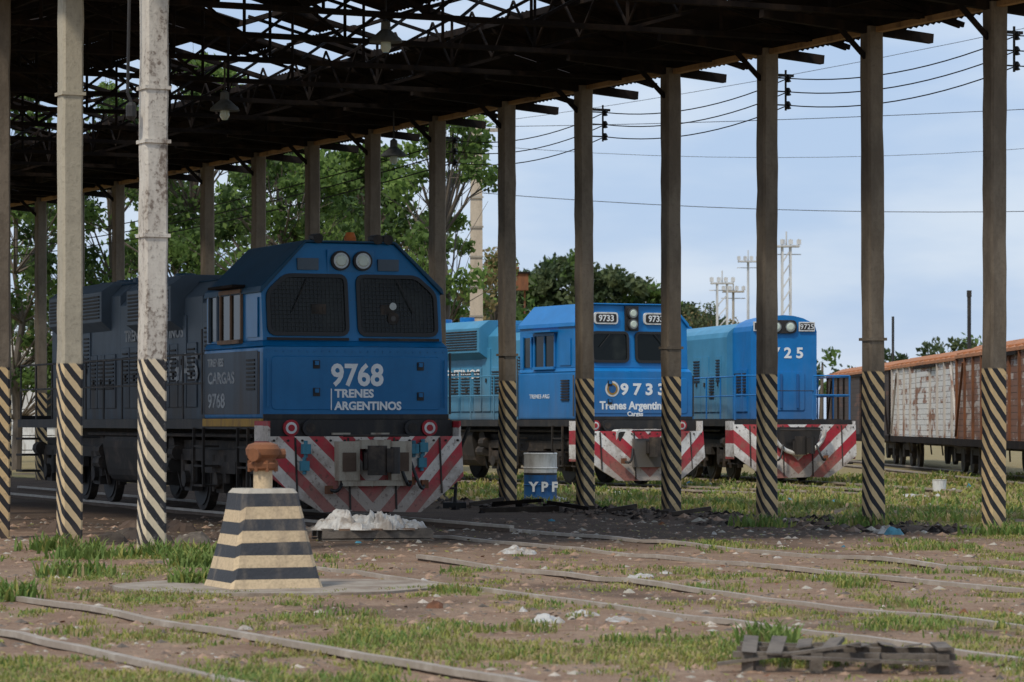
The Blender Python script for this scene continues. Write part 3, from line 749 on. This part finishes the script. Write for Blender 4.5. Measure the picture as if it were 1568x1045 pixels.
        mb.box(-.02,.05,.36,.74,3.6,3.82,'white'); mb.box(.05,.054,.38,.72,3.63,3.79,'black')
        mb.box(-.02,.05,-.74,-.42,3.6,3.82,'white'); mb.box(.05,.054,-.72,-.44,3.63,3.79,'black')
        rp=roundpoly([(-.5,1.75),(.5,1.75),(.5,2.65),(-.5,2.65)],.06); mb.loft([Vector((0,a,b)) for a,b in rp],[Vector((.02,a,b)) for a,b in rp],'blue')
        for y in(-.5,-.1,.3): mb.box(.02,.05,y,y+.05,1.8,2.6,'drumblue')
        mb.box(0,.75,-1.42,1.42,1.38,1.53,'black')
        mb.obj('hood',e,bevel=.01)
        text('9725',.17,(.056,.55,3.65),(0,1,0),(0,0,1),'letter',e,align='CENTER')
        text('9 7 2 5',.34,(.006,-.05,2.98),(0,1,0),(0,0,1),'letter',e,align='CENTER',bold=.01,sx=1.1)
        mb=MB(); pilot(mb,.75,pm,1.42); coupler(mb,1.25,cream=False); hose(mb,1.3,.4,.95,1,drop=.35);hose(mb,1.3,-.4,.95,-1,drop=.35)
        pp=[(1.24,.62*math.cos(math.pi*i/12),1.3-.55*math.sin(math.pi*i/12)) for i in range(13)]
        mb.tube(pp,.05,'white',8)
        rr=roundpoly([(-.42,.85),(.42,.85),(.55,1.36),(-.55,1.36)],.1); mb.loft([Vector((.8,a,b)) for a,b in rr],[Vector((1.22,a,b)) for a,b in rr],'black')
        mb.obj('pilot_and_coupler',e)
        mb=MB()
        for sd in(-1,1): rails_hand(mb,-12,.7,sd*1.38,1.53,1.0,'blue')
        for y0,y1 in((-1.38,-.5),(.5,1.38)):
            for y in(y0,y1): mb.cyl((.72,y,1.53),(.72,y,2.55),.025,'blue',6)
            for z in(2.55,2.1): mb.cyl((.72,y0,z),(.72,y1,z),.02,'blue',6)
        mb.cyl((.75,-.5,2.2),(.75,.5,2.2),.01,'black',6)
        mb.box(-12,0,-1.4,1.4,1.532,1.55,'black')
        mb.obj('handrails',e)
    return e
loco('diesel_locomotive',O1,D1,'9768'); loco('diesel_locomotive',O2,D2,'9733'); loco('diesel_locomotive',O3,D3,'9725')

# ---------------------------------------------------------------- boxcars
def plankmat(name,c,rustc,thr):
    s=NT(name); x,y,z=s.sep()
    f=s.math('FRACT',s.math('MULTIPLY',z,6.5)); gap=s.step(s.math('ABSOLUTE',s.math('SUBTRACT',f,.5)),.43,.47)
    row=s.math('FLOOR',s.math('MULTIPLY',z,6.5))
    n=s.noise(.6,6,.75,s.mapping((1,1,2.2))); 
    wn=s.n.new('ShaderNodeTexWhiteNoise'); wn.noise_dimensions='1D'; s.l.new(row,wn.inputs['W'])
    c1=s.mix(s.step(s.math('ADD',n,s.math('MULTIPLY',wn.outputs[0],.1)),thr,thr+.08),c,rustc)
    c1=s.mix(s.math('MULTIPLY',s.step(s.noise(12,4,.7),.5,.7),.4),c1,(.1,.07,.05))
    c1=s.mix(s.math('MULTIPLY',gap,.7),c1,(.02,.015,.01))
    s.bump(s.math('SUBTRACT',1,gap),.6,.02)
    return s.done(c1,.85)
M['plkA']=plankmat('planked_white',(.66,.65,.62),(.26,.13,.08),.57)
M['plkB']=plankmat('planked_rust',(.42,.36,.31),(.19,.09,.055),.46)
M['plkC']=plankmat('planked_dark',(.05,.035,.03),(.12,.06,.04),.6)
M['ribA']=weathered('pale_ribs',(.5,.46,.41),(.22,.11,.065),3,.48,.62)
M['roofrust']=weathered('orange_rust_roof',(.44,.18,.075),(.26,.12,.06),2,rough=.9)
def boxcar(x,y0,y1,body,rib):
    roof='roofrust'
    L=y1-y0; e=empty('boxcar',(x,y0,0),0); mb=MB(); w=1.35
    mb.box(-w,w,0,L,1.0,3.15,body)
    pr=[(-w-.07,3.12),(-w-.07,3.2),(-.8,3.46),(0,3.55),(.8,3.46),(w+.07,3.2),(w+.07,3.12)]
    mb.loft([Vector((a,-.08,b)) for a,b in pr],[Vector((a,L+.08,b)) for a,b in pr],roof)
    for yy in np.linspace(0,L,11):
        for sd in(-1,1): mb.box(min(sd*w,sd*(w+.06)),max(sd*w,sd*(w+.06)),yy-.05,yy+.05,.98,3.12,rib)
    for yy in np.linspace(0.4,L-.4,14): 
        for sd in (-1,1): mb.beam((sd*.02,yy,3.565),(sd*(w+.07),yy,3.23),.05,.04,roof)
    for sd in(-1,1): mb.box(min(sd*w,sd*(w+.08)),max(sd*w,sd*(w+.08)),-.05,L+.05,.86,1.04,'rustdk'); 
    mb.box(-w-.07,-w-.02,L*.42,L*.58,1.05,3.1,body); mb.box(-w-.11,-w-.06,L*.3,L*.62,3.02,3.1,'rustdk')
    mb.beam((-w-.07,.1,1.1),(-w-.07,L*.1,3.0),.06,.03,rib); mb.beam((-w-.07,L*.9,3),(-w-.07,L-.1,1.1),.06,.03,rib)
    mb.box(-.4,.4,-.4,L+.4,.75,1.0,'under')
    for yy in(1.9,L-1.9):
        for a in(-.9,.9):
            for sd in(-1,1): mb.cyl((sd*.84-.06,yy+a,.55),(sd*.84+.06,yy+a,.55),.45,'under',20); mb.box(sd*1.05-.08,sd*1.05+.08,yy+a-.15,yy+a+.15,.4,.75,'under')
        for sd in(-1,1): mb.box(sd*1.05-.06,sd*1.05+.06,yy-1.2,yy+1.2,.62,.8,'under')
    for k in range(4): mb.beam((-w,L*.25+k*L*.16,.9),(-w+.2,L*.25+(k+.5)*L*.16,.55),.04,.04,'under')
    mb.obj('wagon_body',e)
boxcar(12.95,70,85,'plkB','rust'); boxcar(13.25,86.6,102,'plkA','ribA'); boxcar(13.35,103.5,124,'plkC','rustdk')

# ---------------------------------------------------------------- pedestal hydrant
e=empty('striped_pedestal',(-2.22,29.1,.0),.38)
mb=MB()
zb=[0,.105,.215,.32,.43,.53,.64,.745,.86,.90]; b0,b1=.44,.255
def hw(z): 
    t=z/.86; return b0+(b1-b0)*t**.85 if z<=.86 else b1-.03
mats=['tan','dkpaint','tan','dkpaint','tan','dkpaint','tan','dkpaint','conc']
def sq(z,off=0.0):
    r=hw(z); c=.035; R=random.Random(int(z*1000)); o=[]
    for k,v in enumerate(((-r+c,-r,z),(r-c,-r,z),(r,-r+c,z),(r,r-c,z),(r-c,r,z),(-r+c,r,z),(-r,r-c,z),(-r,-r+c,z))):
        dz=-off if k in(6,7) else 0
        o.append(Vector((v[0]*(1+R.uniform(-.012,.012)),v[1]*(1+R.uniform(-.012,.012)),v[2]+dz+(R.uniform(-.006,.006) if off else 0))))
    return o
for i in range(9):
    mb.loft(sq(zb[i],.03 if 0<i<9 and i!=8 else 0),sq(zb[i+1],.03 if 0<i+1<8 else 0),mats[i],i==0,i==8)
mb.obj('tapered_block',e)
mb=MB(); mb.lathe([(.085,.9),(.085,1.06)],(0,0,0),'tan',20)
mb.lathe([(.10,1.06),(.135,1.08),(.14,1.12),(.115,1.14),(.12,1.17),(.15,1.2),(.155,1.25),(.13,1.29),(.07,1.31)],(0,0,0),'rust',24)
for i in range(8):
    a=i*math.pi/4; mb.cyl((.125*math.cos(a),.125*math.sin(a),1.05),(.125*math.cos(a),.125*math.sin(a),1.15),.016,'rust',6)
mb.cyl((0,0,1.2),(.2,-.02,1.21),.045,'rust',10); mb.cyl((0,0,1.2),(-.13,-.12,1.2),.06,'rust',12)
mb.obj('valve_head',e,smooth=True)
mb=MB()
pl=[]
for i in range(30):
    a=2*math.pi*i/30; rr=1+.13*mn.noise(Vector((math.cos(a)*2,math.sin(a)*2,4))); pl.append((-2.1+1.48*rr*math.cos(a),29.25+1.35*rr*math.sin(a)))
mb.loft([Vector((a,b,-.1)) for a,b in pl],[Vector((a,b,.028)) for a,b in pl],'slab'); mb.obj('concrete_slab')

# ---------------------------------------------------------------- drum, pallets, rubbish
e=empty('oil_drum',(.52,59.8,.02))
mb=MB(); mb.lathe([(.3,0),(.31,.015),(.3,.03),(.3,.29),(.315,.31),(.3,.33),(.3,.5)],(0,0,0),'drumblue',32)
mb.lathe([(.301,.5),(.301,.6),(.316,.62),(.301,.64),(.301,.86),(.312,.88),(.30,.9)],(0,0,0),'white',32); mb.lathe([(.3005,.495),(.304,.5),(.304,.53),(.3005,.535)],(0,0,0),'black',32); mb.obj('drum_shell',e,smooth=True)
mb=MB(); mb.box(-.22,.25,-.2,.1,.9,.93,'rustdk'); mb.obj('lid_debris',e)
text('Y P F',.24,(-.2,-.312,.2),(1,0,0),(0,0,1),'letter',e,bold=.01)
def crumple(mb,x,y,z,sx,sy,h,m,n=9,seed=0,rough=.35):
    vs=[];
    for j in range(n):
        for i in range(n):
            u=i/(n-1)*2-1; v=j/(n-1)*2-1; r=max(abs(u),abs(v)); w=max(0,1-(u*u+v*v))
            zz=h*(w**.5)*(.75+.5*mn.noise(Vector((u*1.5+seed,v*1.5,seed))))+rough*h*(mn.noise(Vector((u*3.5,v*3.5+seed,2)))+.6*abs(mn.noise(Vector((u*7+seed,v*7,5)))))*w**.3
            vs.append((x+u*sx/2*(1+.3*mn.noise(Vector((u*2,v*2,seed+9)))),y+v*sy/2*(1+.3*mn.noise(Vector((v*2,u*2,seed+5)))),z+max(-.02,zz)-.02*r))
    mb.add(vs,[(j*n+i,j*n+i+1,(j+1)*n+i+1,(j+1)*n+i) for j in range(n-1) for i in range(n-1)],m)
e=empty('cargo_pallet',(-1.77,41.3,.0),.2)
mb=MB()
for k in range(7): mb.box(-.7+k*.205,-.7+k*.205+.14,-.5,.5,.13,.155,'tanframe' if k%2 else 'wood')
for y in(-.5,-.06,.4): mb.box(-.7,.7,y,y+.1,.035,.13,'wood'); mb.box(-.7,.7,y,y+.1,.0,.02,'wood')
mb.obj('pallet_boards',e)
mb=MB(); crumple(mb,-.3,0,.158,.95,1.0,.15,'plastic',26,1.3,1.0); crumple(mb,.12,-.1,.158,.6,.8,.15,'plastic',22,4.7,1.1); crumple(mb,.45,0,.158,.5,.7,.08,'plastic',20,7.1,1.0); mb.obj('sacks',e)
e=empty('broken_pallet',(2.03,19.9,.0),-.12)
mb=MB(); R=random.Random(5)
for k in range(8):
    x=-.62+k*.165; a=Matrix.Rotation(R.uniform(-.12,.12),3,'Z')@Matrix.Rotation(R.uniform(-.08,.08),3,'X')@Matrix.Rotation(R.uniform(-.14,.14),3,'Y')
    ln=R.uniform(.3,.55); mb.box(x,x+.09,-ln,R.uniform(.2,.5),.125+R.uniform(0,.02),.143+R.uniform(0,.01),'wood',a)
for y in(-.45,0,.42): 
    mb.beam((-.66,y,.105),(.66,y+.03,.09+R.uniform(-.02,.02)),.05,.035,'wood')
    for x in (-.6,-.2,.15,.55): mb.box(x,x+.07,y-.04,y+.04,-.02,.12,'wood',Matrix.Rotation(R.uniform(-.2,.2),3,'Z'))
mb.beam((-.75,-.5,.05),(.1,-.42,.17),.07,.018,'wood'); mb.beam((-.3,-.6,.1),(.62,-.5,.06),.06,.018,'wood')
mb.obj('boards',e)
lit=[(.07,37,.42,.5,.09),(1.25,31.4,.3,.5,.03),(.25,24.4,.28,.5,.05),(.55,25.2,.3,.4,.03),(.8,24.6,.22,.5,.02),(-2.95,35.3,.25,.3,.06),(1.0,25.6,.12,.2,.03),(7.4,43.5,.18,.3,.08),(5.0,43.6,.35,.4,.1),(7.9,65,.8,.8,.05),(.9,61,.3,.3,.1),(1.5,31.9,.15,.2,.02)]
for i in range(32):
    y=random.uniform(21,52); x=random.uniform(-.1*y,.15*y); lit.append((x,y,random.uniform(.05,.13),random.uniform(.06,.15),random.uniform(.015,.04)))
for i in range(18):
    y=random.uniform(56,80); x=random.uniform(1.5,.14*y); lit.append((x,y,random.uniform(.1,.25),random.uniform(.1,.3),random.uniform(.05,.1)))
for i,(x,y,sx,sy,h) in enumerate(lit[:12]):
    mb=MB(); crumple(mb,x,y,gz(x,y)+.01,sx,sy,h*.8,'plastic',14,i*3+.5,1.0); mb.obj('plastic_litter')
mb=MB()
for i,(x,y,sx,sy,h) in enumerate(lit[12:]): crumple(mb,x,y,gz(x,y)+.01,sx,sy,h,random.choice(('plastic','plastic','teal','conc','rust')),7,i*3+.5,.6)
mb.obj('small_litter',smooth=True)
mb=MB(); crumple(mb,-.62,26.3,.0,.16,.2,.07,'rust',8,3); crumple(mb,2.9,27,.0,.1,.2,.03,'rust',8,5); mb.obj('brick_fragment')
mb=MB(); crumple(mb,5.05,43.2,.02,.25,.3,.1,'teal',10,5); mb.obj('plastic_bottle_bag',smooth=True)
mb=MB(); mb.lathe([(.13,0),(.15,.26),(.16,.28)],(8.9,68,0),'white',16); mb.lathe([(.03,0),(.04,.1)],(9.2,68,0),'white',10); mb.obj('paint_bucket')
mb=MB()
for i in range(9):
    t=random.uniform(9,18); q=S(11.6+random.gauss(0,.35),t,.08); a=random.uniform(0,3.1); l=random.uniform(.3,.9); mb.beam(q,q+Vector((math.cos(a)*l,math.sin(a)*l*.6,random.uniform(0,.1))),.12,.06,random.choice(('rustdk','ballast')))
q=S(10.6,14,.0); mb.beam(q,q+Vector((1.3,-.4,.05)),.2,.14,'ballast'); mb.beam(q+Vector((.2,.1,.14)),q+Vector((1.0,-.2,.2)),.12,.06,'rustdk')
for i in range(18): q=S(random.uniform(.6,5),random.uniform(2.5,8.5),.05); crumple(mb,q.x,q.y,.0,.5,.5,.16,random.choice(('ballast','railside','wood')),8,i)
mb.obj('scrap_pile')
mb=MB(); q=S(11.3,16.6); mb.tube([(q.x,q.y,0.05),(q.x+.05,q.y,.9),(q.x+.25,q.y,1.4)],.03,'black',8); mb.beam((q.x-.2,q.y,.05),(q.x+.2,q.y,.05),.2,.1,'black'); mb.obj('point_lever')

# ---------------------------------------------------------------- wires & insulators
br=[]
for k in (0,2,4,6):
    e=MB()
    e.beam(S(W,1.3+k*SP,6.62),S(W+.45,1.3+k*SP,6.62),.04,.04,'black')
    e.beam(S(W+.32,1.3+k*SP,6.7),S(W+.32,1.3+k*SP,6.1),.03,.03,'black'); pts=[]
    for z in(6.58,6.38,6.18):
        c=S(W+.36,1.3+k*SP,z); e.lathe([(.02,-.06),(.05,-.05),(.03,-.01),(.05,.01),(.03,.05),(.02,.06)],c,'rubber',10); e.beam(S(W+.13,1.3+k*SP,z),c,.02,.02,'black'); pts.append(c)
    e.obj('wire_insulator'); br.append(pts)
br.insert(0,[S(W+.36,1.3-2*SP,z) for z in(6.58,6.38,6.18)])
def wire(mb,a,b,sag,r=.012,n=14):
    a=Vector(a);b=Vector(b); pts=[a.lerp(b,i/n)-Vector((0,0,sag*4*(i/n)*(1-i/n))) for i in range(n+1)]; mb.tube(pts,r,'black',5)
mb=MB()
for i in range(len(br)-1):
    for j in range(3): wire(mb,br[i][j],br[i+1][j],.2,.009)
for j in range(3): wire(mb,br[-1][j],S(W+.36,60,6.58-.2*j),.5)
mb.obj('overhead_wires')
mb=MB()
wire(mb,(-1.2,110,9.2),(26,110,8.9),.5,.012); wire(mb,(-1.2,110,10.8),(26,108,11.5),.8,.008); wire(mb,(-1.2,110,11.5),(30,60,14),.8,.008);wire(mb,(-6,90,9.6),(20,60,7.9),.3,.008); mb.obj('distant_overhead_wires')
mb=MB()
mb.loft([Vector((-1.2+a*.24,110+b*.2,0)) for a,b in((-1,-1),(1,-1),(1,1),(-1,1))],[Vector((-1.2+a*.19,110+b*.14,11.8)) for a,b in((-1,-1),(1,-1),(1,1),(-1,1))],'poleconc')
mb.beam((-2.0,110,11.3),(-.4,110,11.3),.1,.12,'conc')
for x in(-1.9,-1.2,-.5): mb.cyl((x,110,11.35),(x,110,11.6),.05,'rubber',8)
for z in range(2,11): mb.box(-1.44,-.96,109.79,109.8,z,z+.06,'conc')
mb.obj('concrete_utility_pole')
def mast(x,y,h,m='galv',lat=True,w=.5):
    mb=MB()
    if lat:
        for a,b in((-1,-1),(1,-1),(1,1),(-1,1)): mb.beam((x+a*w/2,y+b*w/2,0),(x+a*w/2,y+b*w/2,h),.12,.12,m)
        z=0
        while z<h-.8: mb.beam((x-w/2,y-w/2,z),(x+w/2,y-w/2,z+.8),.08,.08,m); mb.beam((x+w/2,y-w/2,z),(x+w/2,y-w/2+w,z+.8),.08,.08,m); z+=.8
    else: mb.cyl((x,y,0),(x,y,h),.14,m,8,r2=.09)
    mb.box(x-.8,x+.8,y-.5,y+.5,h-.05,h+.05,m)
    for i in range(4):
        q=x-.75+i*.5; mb.box(q-.13,q+.13,y-.35,y-.1,h+.1,h+.4,'galv'); mb.cyl((q,y,h),(q,y,h+.45),.04,m,6)
    mb.beam((x-.9,y,h-.5),(x+.9,y,h-.5),.06,.06,m); mb.cyl((x,y,h),(x,y,h+.9),.05,m,6)
    mb.obj('floodlight_mast')
mast(16.8,200,12.2); mast(14.8,230,11.2,w=.7); mast(18.8,260,14.2,lat=False); mast(16.6,245,11.2,'conc',False)
mb=MB(); mb.cyl((21,150,0),(21,150,7.4),.09,'black',8); mb.beam((21,150,7.2),(21,150,7.5),.2,.2,'black'); mb.cyl((17.5,150,0),(17.5,150,6.3),.06,'black',8); mb.obj('utility_pole')
mb=MB(); 
for a in(-.4,.4): mb.beam((.3+a,180,0),(.3+a,180,9),.1,.1,'rust')
mb.box(-.3,.9,179.5,180.5,8.7,9.6,'rust'); mb.box(-.4,1.0,179.4,180.6,9.6,9.7,'rustdk'); mb.box(.2,.4,179.9,180.1,9.7,10.0,'rust'); mb.obj('rusty_water_tank')
e=MB(); e.box(-26,-14.5,140,146,0,4.2,'white'); e.loft([Vector((-26.3,a,b)) for a,b in((139.7,4.2),(143,5.2),(146.3,4.2))],[Vector((-14.2,a,b)) for a,b in((139.7,4.2),(143,5.2),(146.3,4.2))],'conc')
for x in(-25,-22.5,-20,-17.5,-15.5): e.box(x,x+1,139.96,139.99,1.4,2.9,'glass'); e.box(x-.05,x+1.05,139.9,139.96,1.3,1.4,'conc')
e.obj('white_building')
mb=MB()
for i in range(18): mb.beam((-24+i*1.4,112,0),(-24+i*1.4,112,2.0),.12,.12,'conc')
for z in(.5,1.0,1.5,1.9): mb.beam((-24,112,z),(-.2,112,z),.03,.03,'rustdk')
mb.obj('yard_fence')

# ---------------------------------------------------------------- trees
LM=[leafmat('leaf_dark',(.04,.075,.018),(.06,.10,.026)),leafmat('leaf_mid',(.09,.155,.034),(.13,.20,.05),.45),leafmat('leaf_light',(.22,.32,.075),(.16,.24,.06),.5),leafmat('leaf_autumn',(.28,.21,.09),(.18,.16,.07)),leafmat('leaf_far',(.06,.09,.038),(.045,.07,.03)),leafmat('leaf_far_light',(.12,.15,.06),(.085,.11,.05))]
bark=weathered('tree_bark',(.12,.095,.07),(.19,.15,.115),5)
def leaves(cent,rad,npc,size,flat=.75):
    C=np.repeat(np.array(cent),npc,0); Rr=np.repeat(np.array(rad),npc)
    n=len(C); d=rng.normal(size=(n,3)); d/=np.linalg.norm(d,axis=1)[:,None]; r=rng.random(n)**.5
    P=C+d*(Rr*r)[:,None]*np.array([1,1,flat])
    a=rng.normal(size=(n,3)); a/=np.linalg.norm(a,axis=1)[:,None]; b=rng.normal(size=(n,3)); b-=a*(a*b).sum(1)[:,None]; b/=np.linalg.norm(b,axis=1)[:,None]
    s=size*rng.uniform(.6,1.3,n)[:,None]
    V=np.stack([P-a*s*.5,P+b*s*.32,P+a*s*.6,P-b*s*.32],1).reshape(-1,3)
    return V,np.arange(n*4).reshape(-1,4)
def tree(name,x,y,h,r,nc=45,npc=170,size=.2,mi=(0,1,2),w=(.3,.45,.25),low=.35,lean=0,cr=.75,seed=0,dens=1):
    R=random.Random(seed+int(x*13+y)); mb=MB(); tr=.08+h*.008
    pts=[(x,y,-.1)]
    top=h*.75
    for k in range(1,7): pts.append((x+lean*k/6+R.gauss(0,.12),y+R.gauss(0,.12),top*k/6))
    for k in range(6): mb.cyl(pts[k],pts[k+1],tr*(1-k/7),bark,9,r2=tr*(1-(k+1)/7),cap=False)
    cent=[];rad=[]
    for i in range(nc):
        a=R.uniform(0,6.283); v=R.random(); zz=h*(low+(1-low)*v); prof=math.sin(min(1,max(0.08,(v*.85+.15)))*math.pi)**.6
        rr=r*prof*math.sqrt(R.random())*1.05
        c=(x+lean+rr*math.cos(a),y+rr*math.sin(a),zz-R.uniform(0,.5)); cent.append(c); rad.append(cr*R.uniform(.55,1.2))
        j=max(1,min(5,int((zz-1.2)/top*6))); s0=Vector(pts[j]); e0=Vector(c); mid=s0.lerp(e0,.55)+Vector((0,0,-.15+R.gauss(0,.15)))
        mb.cyl(s0,mid,.045,bark,5,r2=.028,cap=False); mb.cyl(mid,e0,.028,bark,5,r2=.012,cap=False)
        for q in range(2): mb.cyl(mid,Vector(c)+Vector((R.gauss(0,.5),R.gauss(0,.5),R.gauss(.1,.4))),.018,bark,4,r2=.006,cap=False)
    V,F=leaves(cent,rad,npc,size)
    nb=len(mb.v); nf=len(mb.f)
    mats=[bark]+[LM[k] for k in mi]
    cm=np.array([R.choices(range(len(mi)),w)[0] for _ in cent]); fm=np.repeat(cm,npc)
    fl=rng.random(len(fm))<.3; fm=np.where(fl,rng.integers(0,len(mi),len(fm)),fm)+1
    me=bpy.data.meshes.new(name); me.from_pydata(mb.v+[tuple(v) for v in V],[],mb.f+[tuple(f+nb) for f in F])
    for m in mats: me.materials.append(m)
    me.polygons.foreach_set('material_index',[0]*nf+fm.tolist()); o=bpy.data.objects.new(name,me); COL.objects.link(o)
tree('broadleaf_tree',-6.6,95,10.4,3.2,74,180,seed=1,low=.15)
tree('broadleaf_tree',-4.3,101,10.2,2.8,66,170,seed=2,low=.15)
tree('broadleaf_tree',-1.75,92,10.6,2.4,44,110,size=.2,mi=(1,2,0),w=(.4,.55,.05),seed=3,cr=.55,low=.25)
tree('broadleaf_tree',-9.6,99,12.5,3.3,74,170,seed=4,w=(.45,.4,.15),low=.15)
tree('broadleaf_tree',-12.6,103,12.0,3.0,60,160,seed=5,w=(.45,.4,.15),low=.15)
tree('broadleaf_tree',-15.2,100,12.0,3.0,56,150,seed=6,w=(.5,.4,.1),low=.2)
tree('broadleaf_tree',-18.6,118,11.0,3.0,34,110,seed=7,mi=(1,2,3),w=(.3,.3,.4))
tree('broadleaf_tree',-7.5,116,11.6,3.8,60,130,size=.28,seed=27,low=.1,cr=1.0)
tree('broadleaf_tree',-13,122,12.6,4.0,56,120,size=.28,seed=28,low=.1,cr=1.0)
tree('autumn_tree',-3.0,118,9.4,3.0,42,130,seed=8,mi=(3,1,2),w=(.6,.25,.15),low=.2)
tree('autumn_tree',-.6,140,8.6,2.4,32,120,seed=18,mi=(3,1,2),w=(.6,.25,.15),low=.15)
tree('broadleaf_tree',20.6,118,12.8,1.4,12,50,seed=9,mi=(1,2,0),low=.6)
tree('bare_twig_tree',14.6,240,10.3,2.5,26,40,size=.25,seed=10,mi=(3,5,4),low=.3,cr=1)
cent=[];rad=[];R=random.Random(3)
prof=[(-60,9),(-20,10),(-4,10),(0,12.2),(2,13.6),(4,14.4),(6,14.2),(8,13.3),(10.5,12.4),(13,11.2),(15.5,9.6),(19,8.4),(30,7.2),(38,8.0),(45,7),(90,8)]
def ph(x):
    for (a,b),(c,d) in zip(prof[:-1],prof[1:]):
        if a<=x<=c: return b+(d-b)*(x-a)/(c-a)
    return 8
for i in range(950):
    x=R.uniform(-6,20) if i<730 else R.uniform(-60,60); hh=ph(x)*(1+.07*mn.noise(Vector((x*.7,0,0)))); z=hh*(1-R.random()**1.6*.95)-.2; cent.append((x,262+R.uniform(-5,5),z)); rad.append(R.uniform(.6,1.3))
V,F=leaves(cent,rad,60,.5)
cm=np.array([R.choices((0,1,2),(.4,.4,.2))[0] for _ in cent]); fm=np.repeat(cm,60)
mb=MB()
for i in range(50): x=R.uniform(-50,50); mb.cyl((x,262,0),(x+R.gauss(0,.5),262,ph(x)*.8),.25,bark,6,r2=.08)
nb=len(mb.v);nf=len(mb.f)
me=bpy.data.meshes.new('distant_trees'); me.from_pydata(mb.v+[tuple(v) for v in V],[],mb.f+[tuple(f+nb) for f in F])
for m in(LM[4],LM[5],LM[1],bark): me.materials.append(m)
me.polygons.foreach_set('material_index',[3]*nf+fm.tolist()); o=bpy.data.objects.new('distant_trees',me); COL.objects.link(o)

# ---------------------------------------------------------------- light
sd=Vector((-.55,-.75,1.15)).normalized()
L=bpy.data.lights.new('sun','SUN'); L.energy=2.4; L.angle=math.radians(7); L.color=(1,.92,.80)
o=bpy.data.objects.new('sun',L); COL.objects.link(o); o.rotation_euler=sd.to_track_quat('Z','Y').to_euler()
w=bpy.data.worlds.new('World'); scene.world=w; w.use_nodes=True; nt=w.node_tree
sky=nt.nodes.new('ShaderNodeTexSky'); sky.sky_type='NISHITA'; sky.sun_disc=False; sky.sun_elevation=math.asin(sd.z); sky.sun_rotation=math.atan2(sd.x,sd.y)
sky.dust_density=1.0; sky.air_density=1.0; sky.ozone_density=2.0
tc=nt.nodes.new('ShaderNodeTexCoord'); mp=nt.nodes.new('ShaderNodeMapping'); mp.inputs['Scale'].default_value=(1,1,4); nt.links.new(tc.outputs['Generated'],mp.inputs[0])
no=nt.nodes.new('ShaderNodeTexNoise'); no.inputs['Scale'].default_value=7; no.inputs['Detail'].default_value=6; no.inputs['Roughness'].default_value=.5; nt.links.new(mp.outputs[0],no.inputs['Vector'])
cr=nt.nodes.new('ShaderNodeMapRange'); cr.interpolation_type='SMOOTHSTEP'; cr.inputs[1].default_value=.36; cr.inputs[2].default_value=.64; nt.links.new(no.outputs['Fac'],cr.inputs[0])
cl=nt.nodes.new('ShaderNodeMix'); cl.data_type='RGBA'; cl.inputs[6].default_value=(3.9,5.1,7.1,1); cl.inputs[7].default_value=(5.7,6.5,7.7,1); nt.links.new(cr.outputs[0],cl.inputs[0])
mx=nt.nodes.new('ShaderNodeMix'); mx.data_type='RGBA'; mx.inputs[0].default_value=.87
nt.links.new(sky.outputs[0],mx.inputs[6]); nt.links.new(cl.outputs[2],mx.inputs[7])
bg=nt.nodes['Background']; bg.inputs[1].default_value=.12
nt.links.new(mx.outputs[2],bg.inputs[0])
cam=bpy.data.cameras.new('camera'); cam.lens=114.8; cam.sensor_width=36; cam.shift_y=122.5/1568; cam.clip_end=6000; cam.clip_start=.5
cam.dof.use_dof=True; cam.dof.focus_distance=47; cam.dof.aperture_fstop=5.6
o=bpy.data.objects.new('camera',cam); COL.objects.link(o); o.location=(0,0,1.5); o.rotation_euler=(math.radians(90),0,0); scene.camera=o
scene.view_settings.view_transform='Standard'; scene.view_settings.look='None'; scene.view_settings.exposure=0
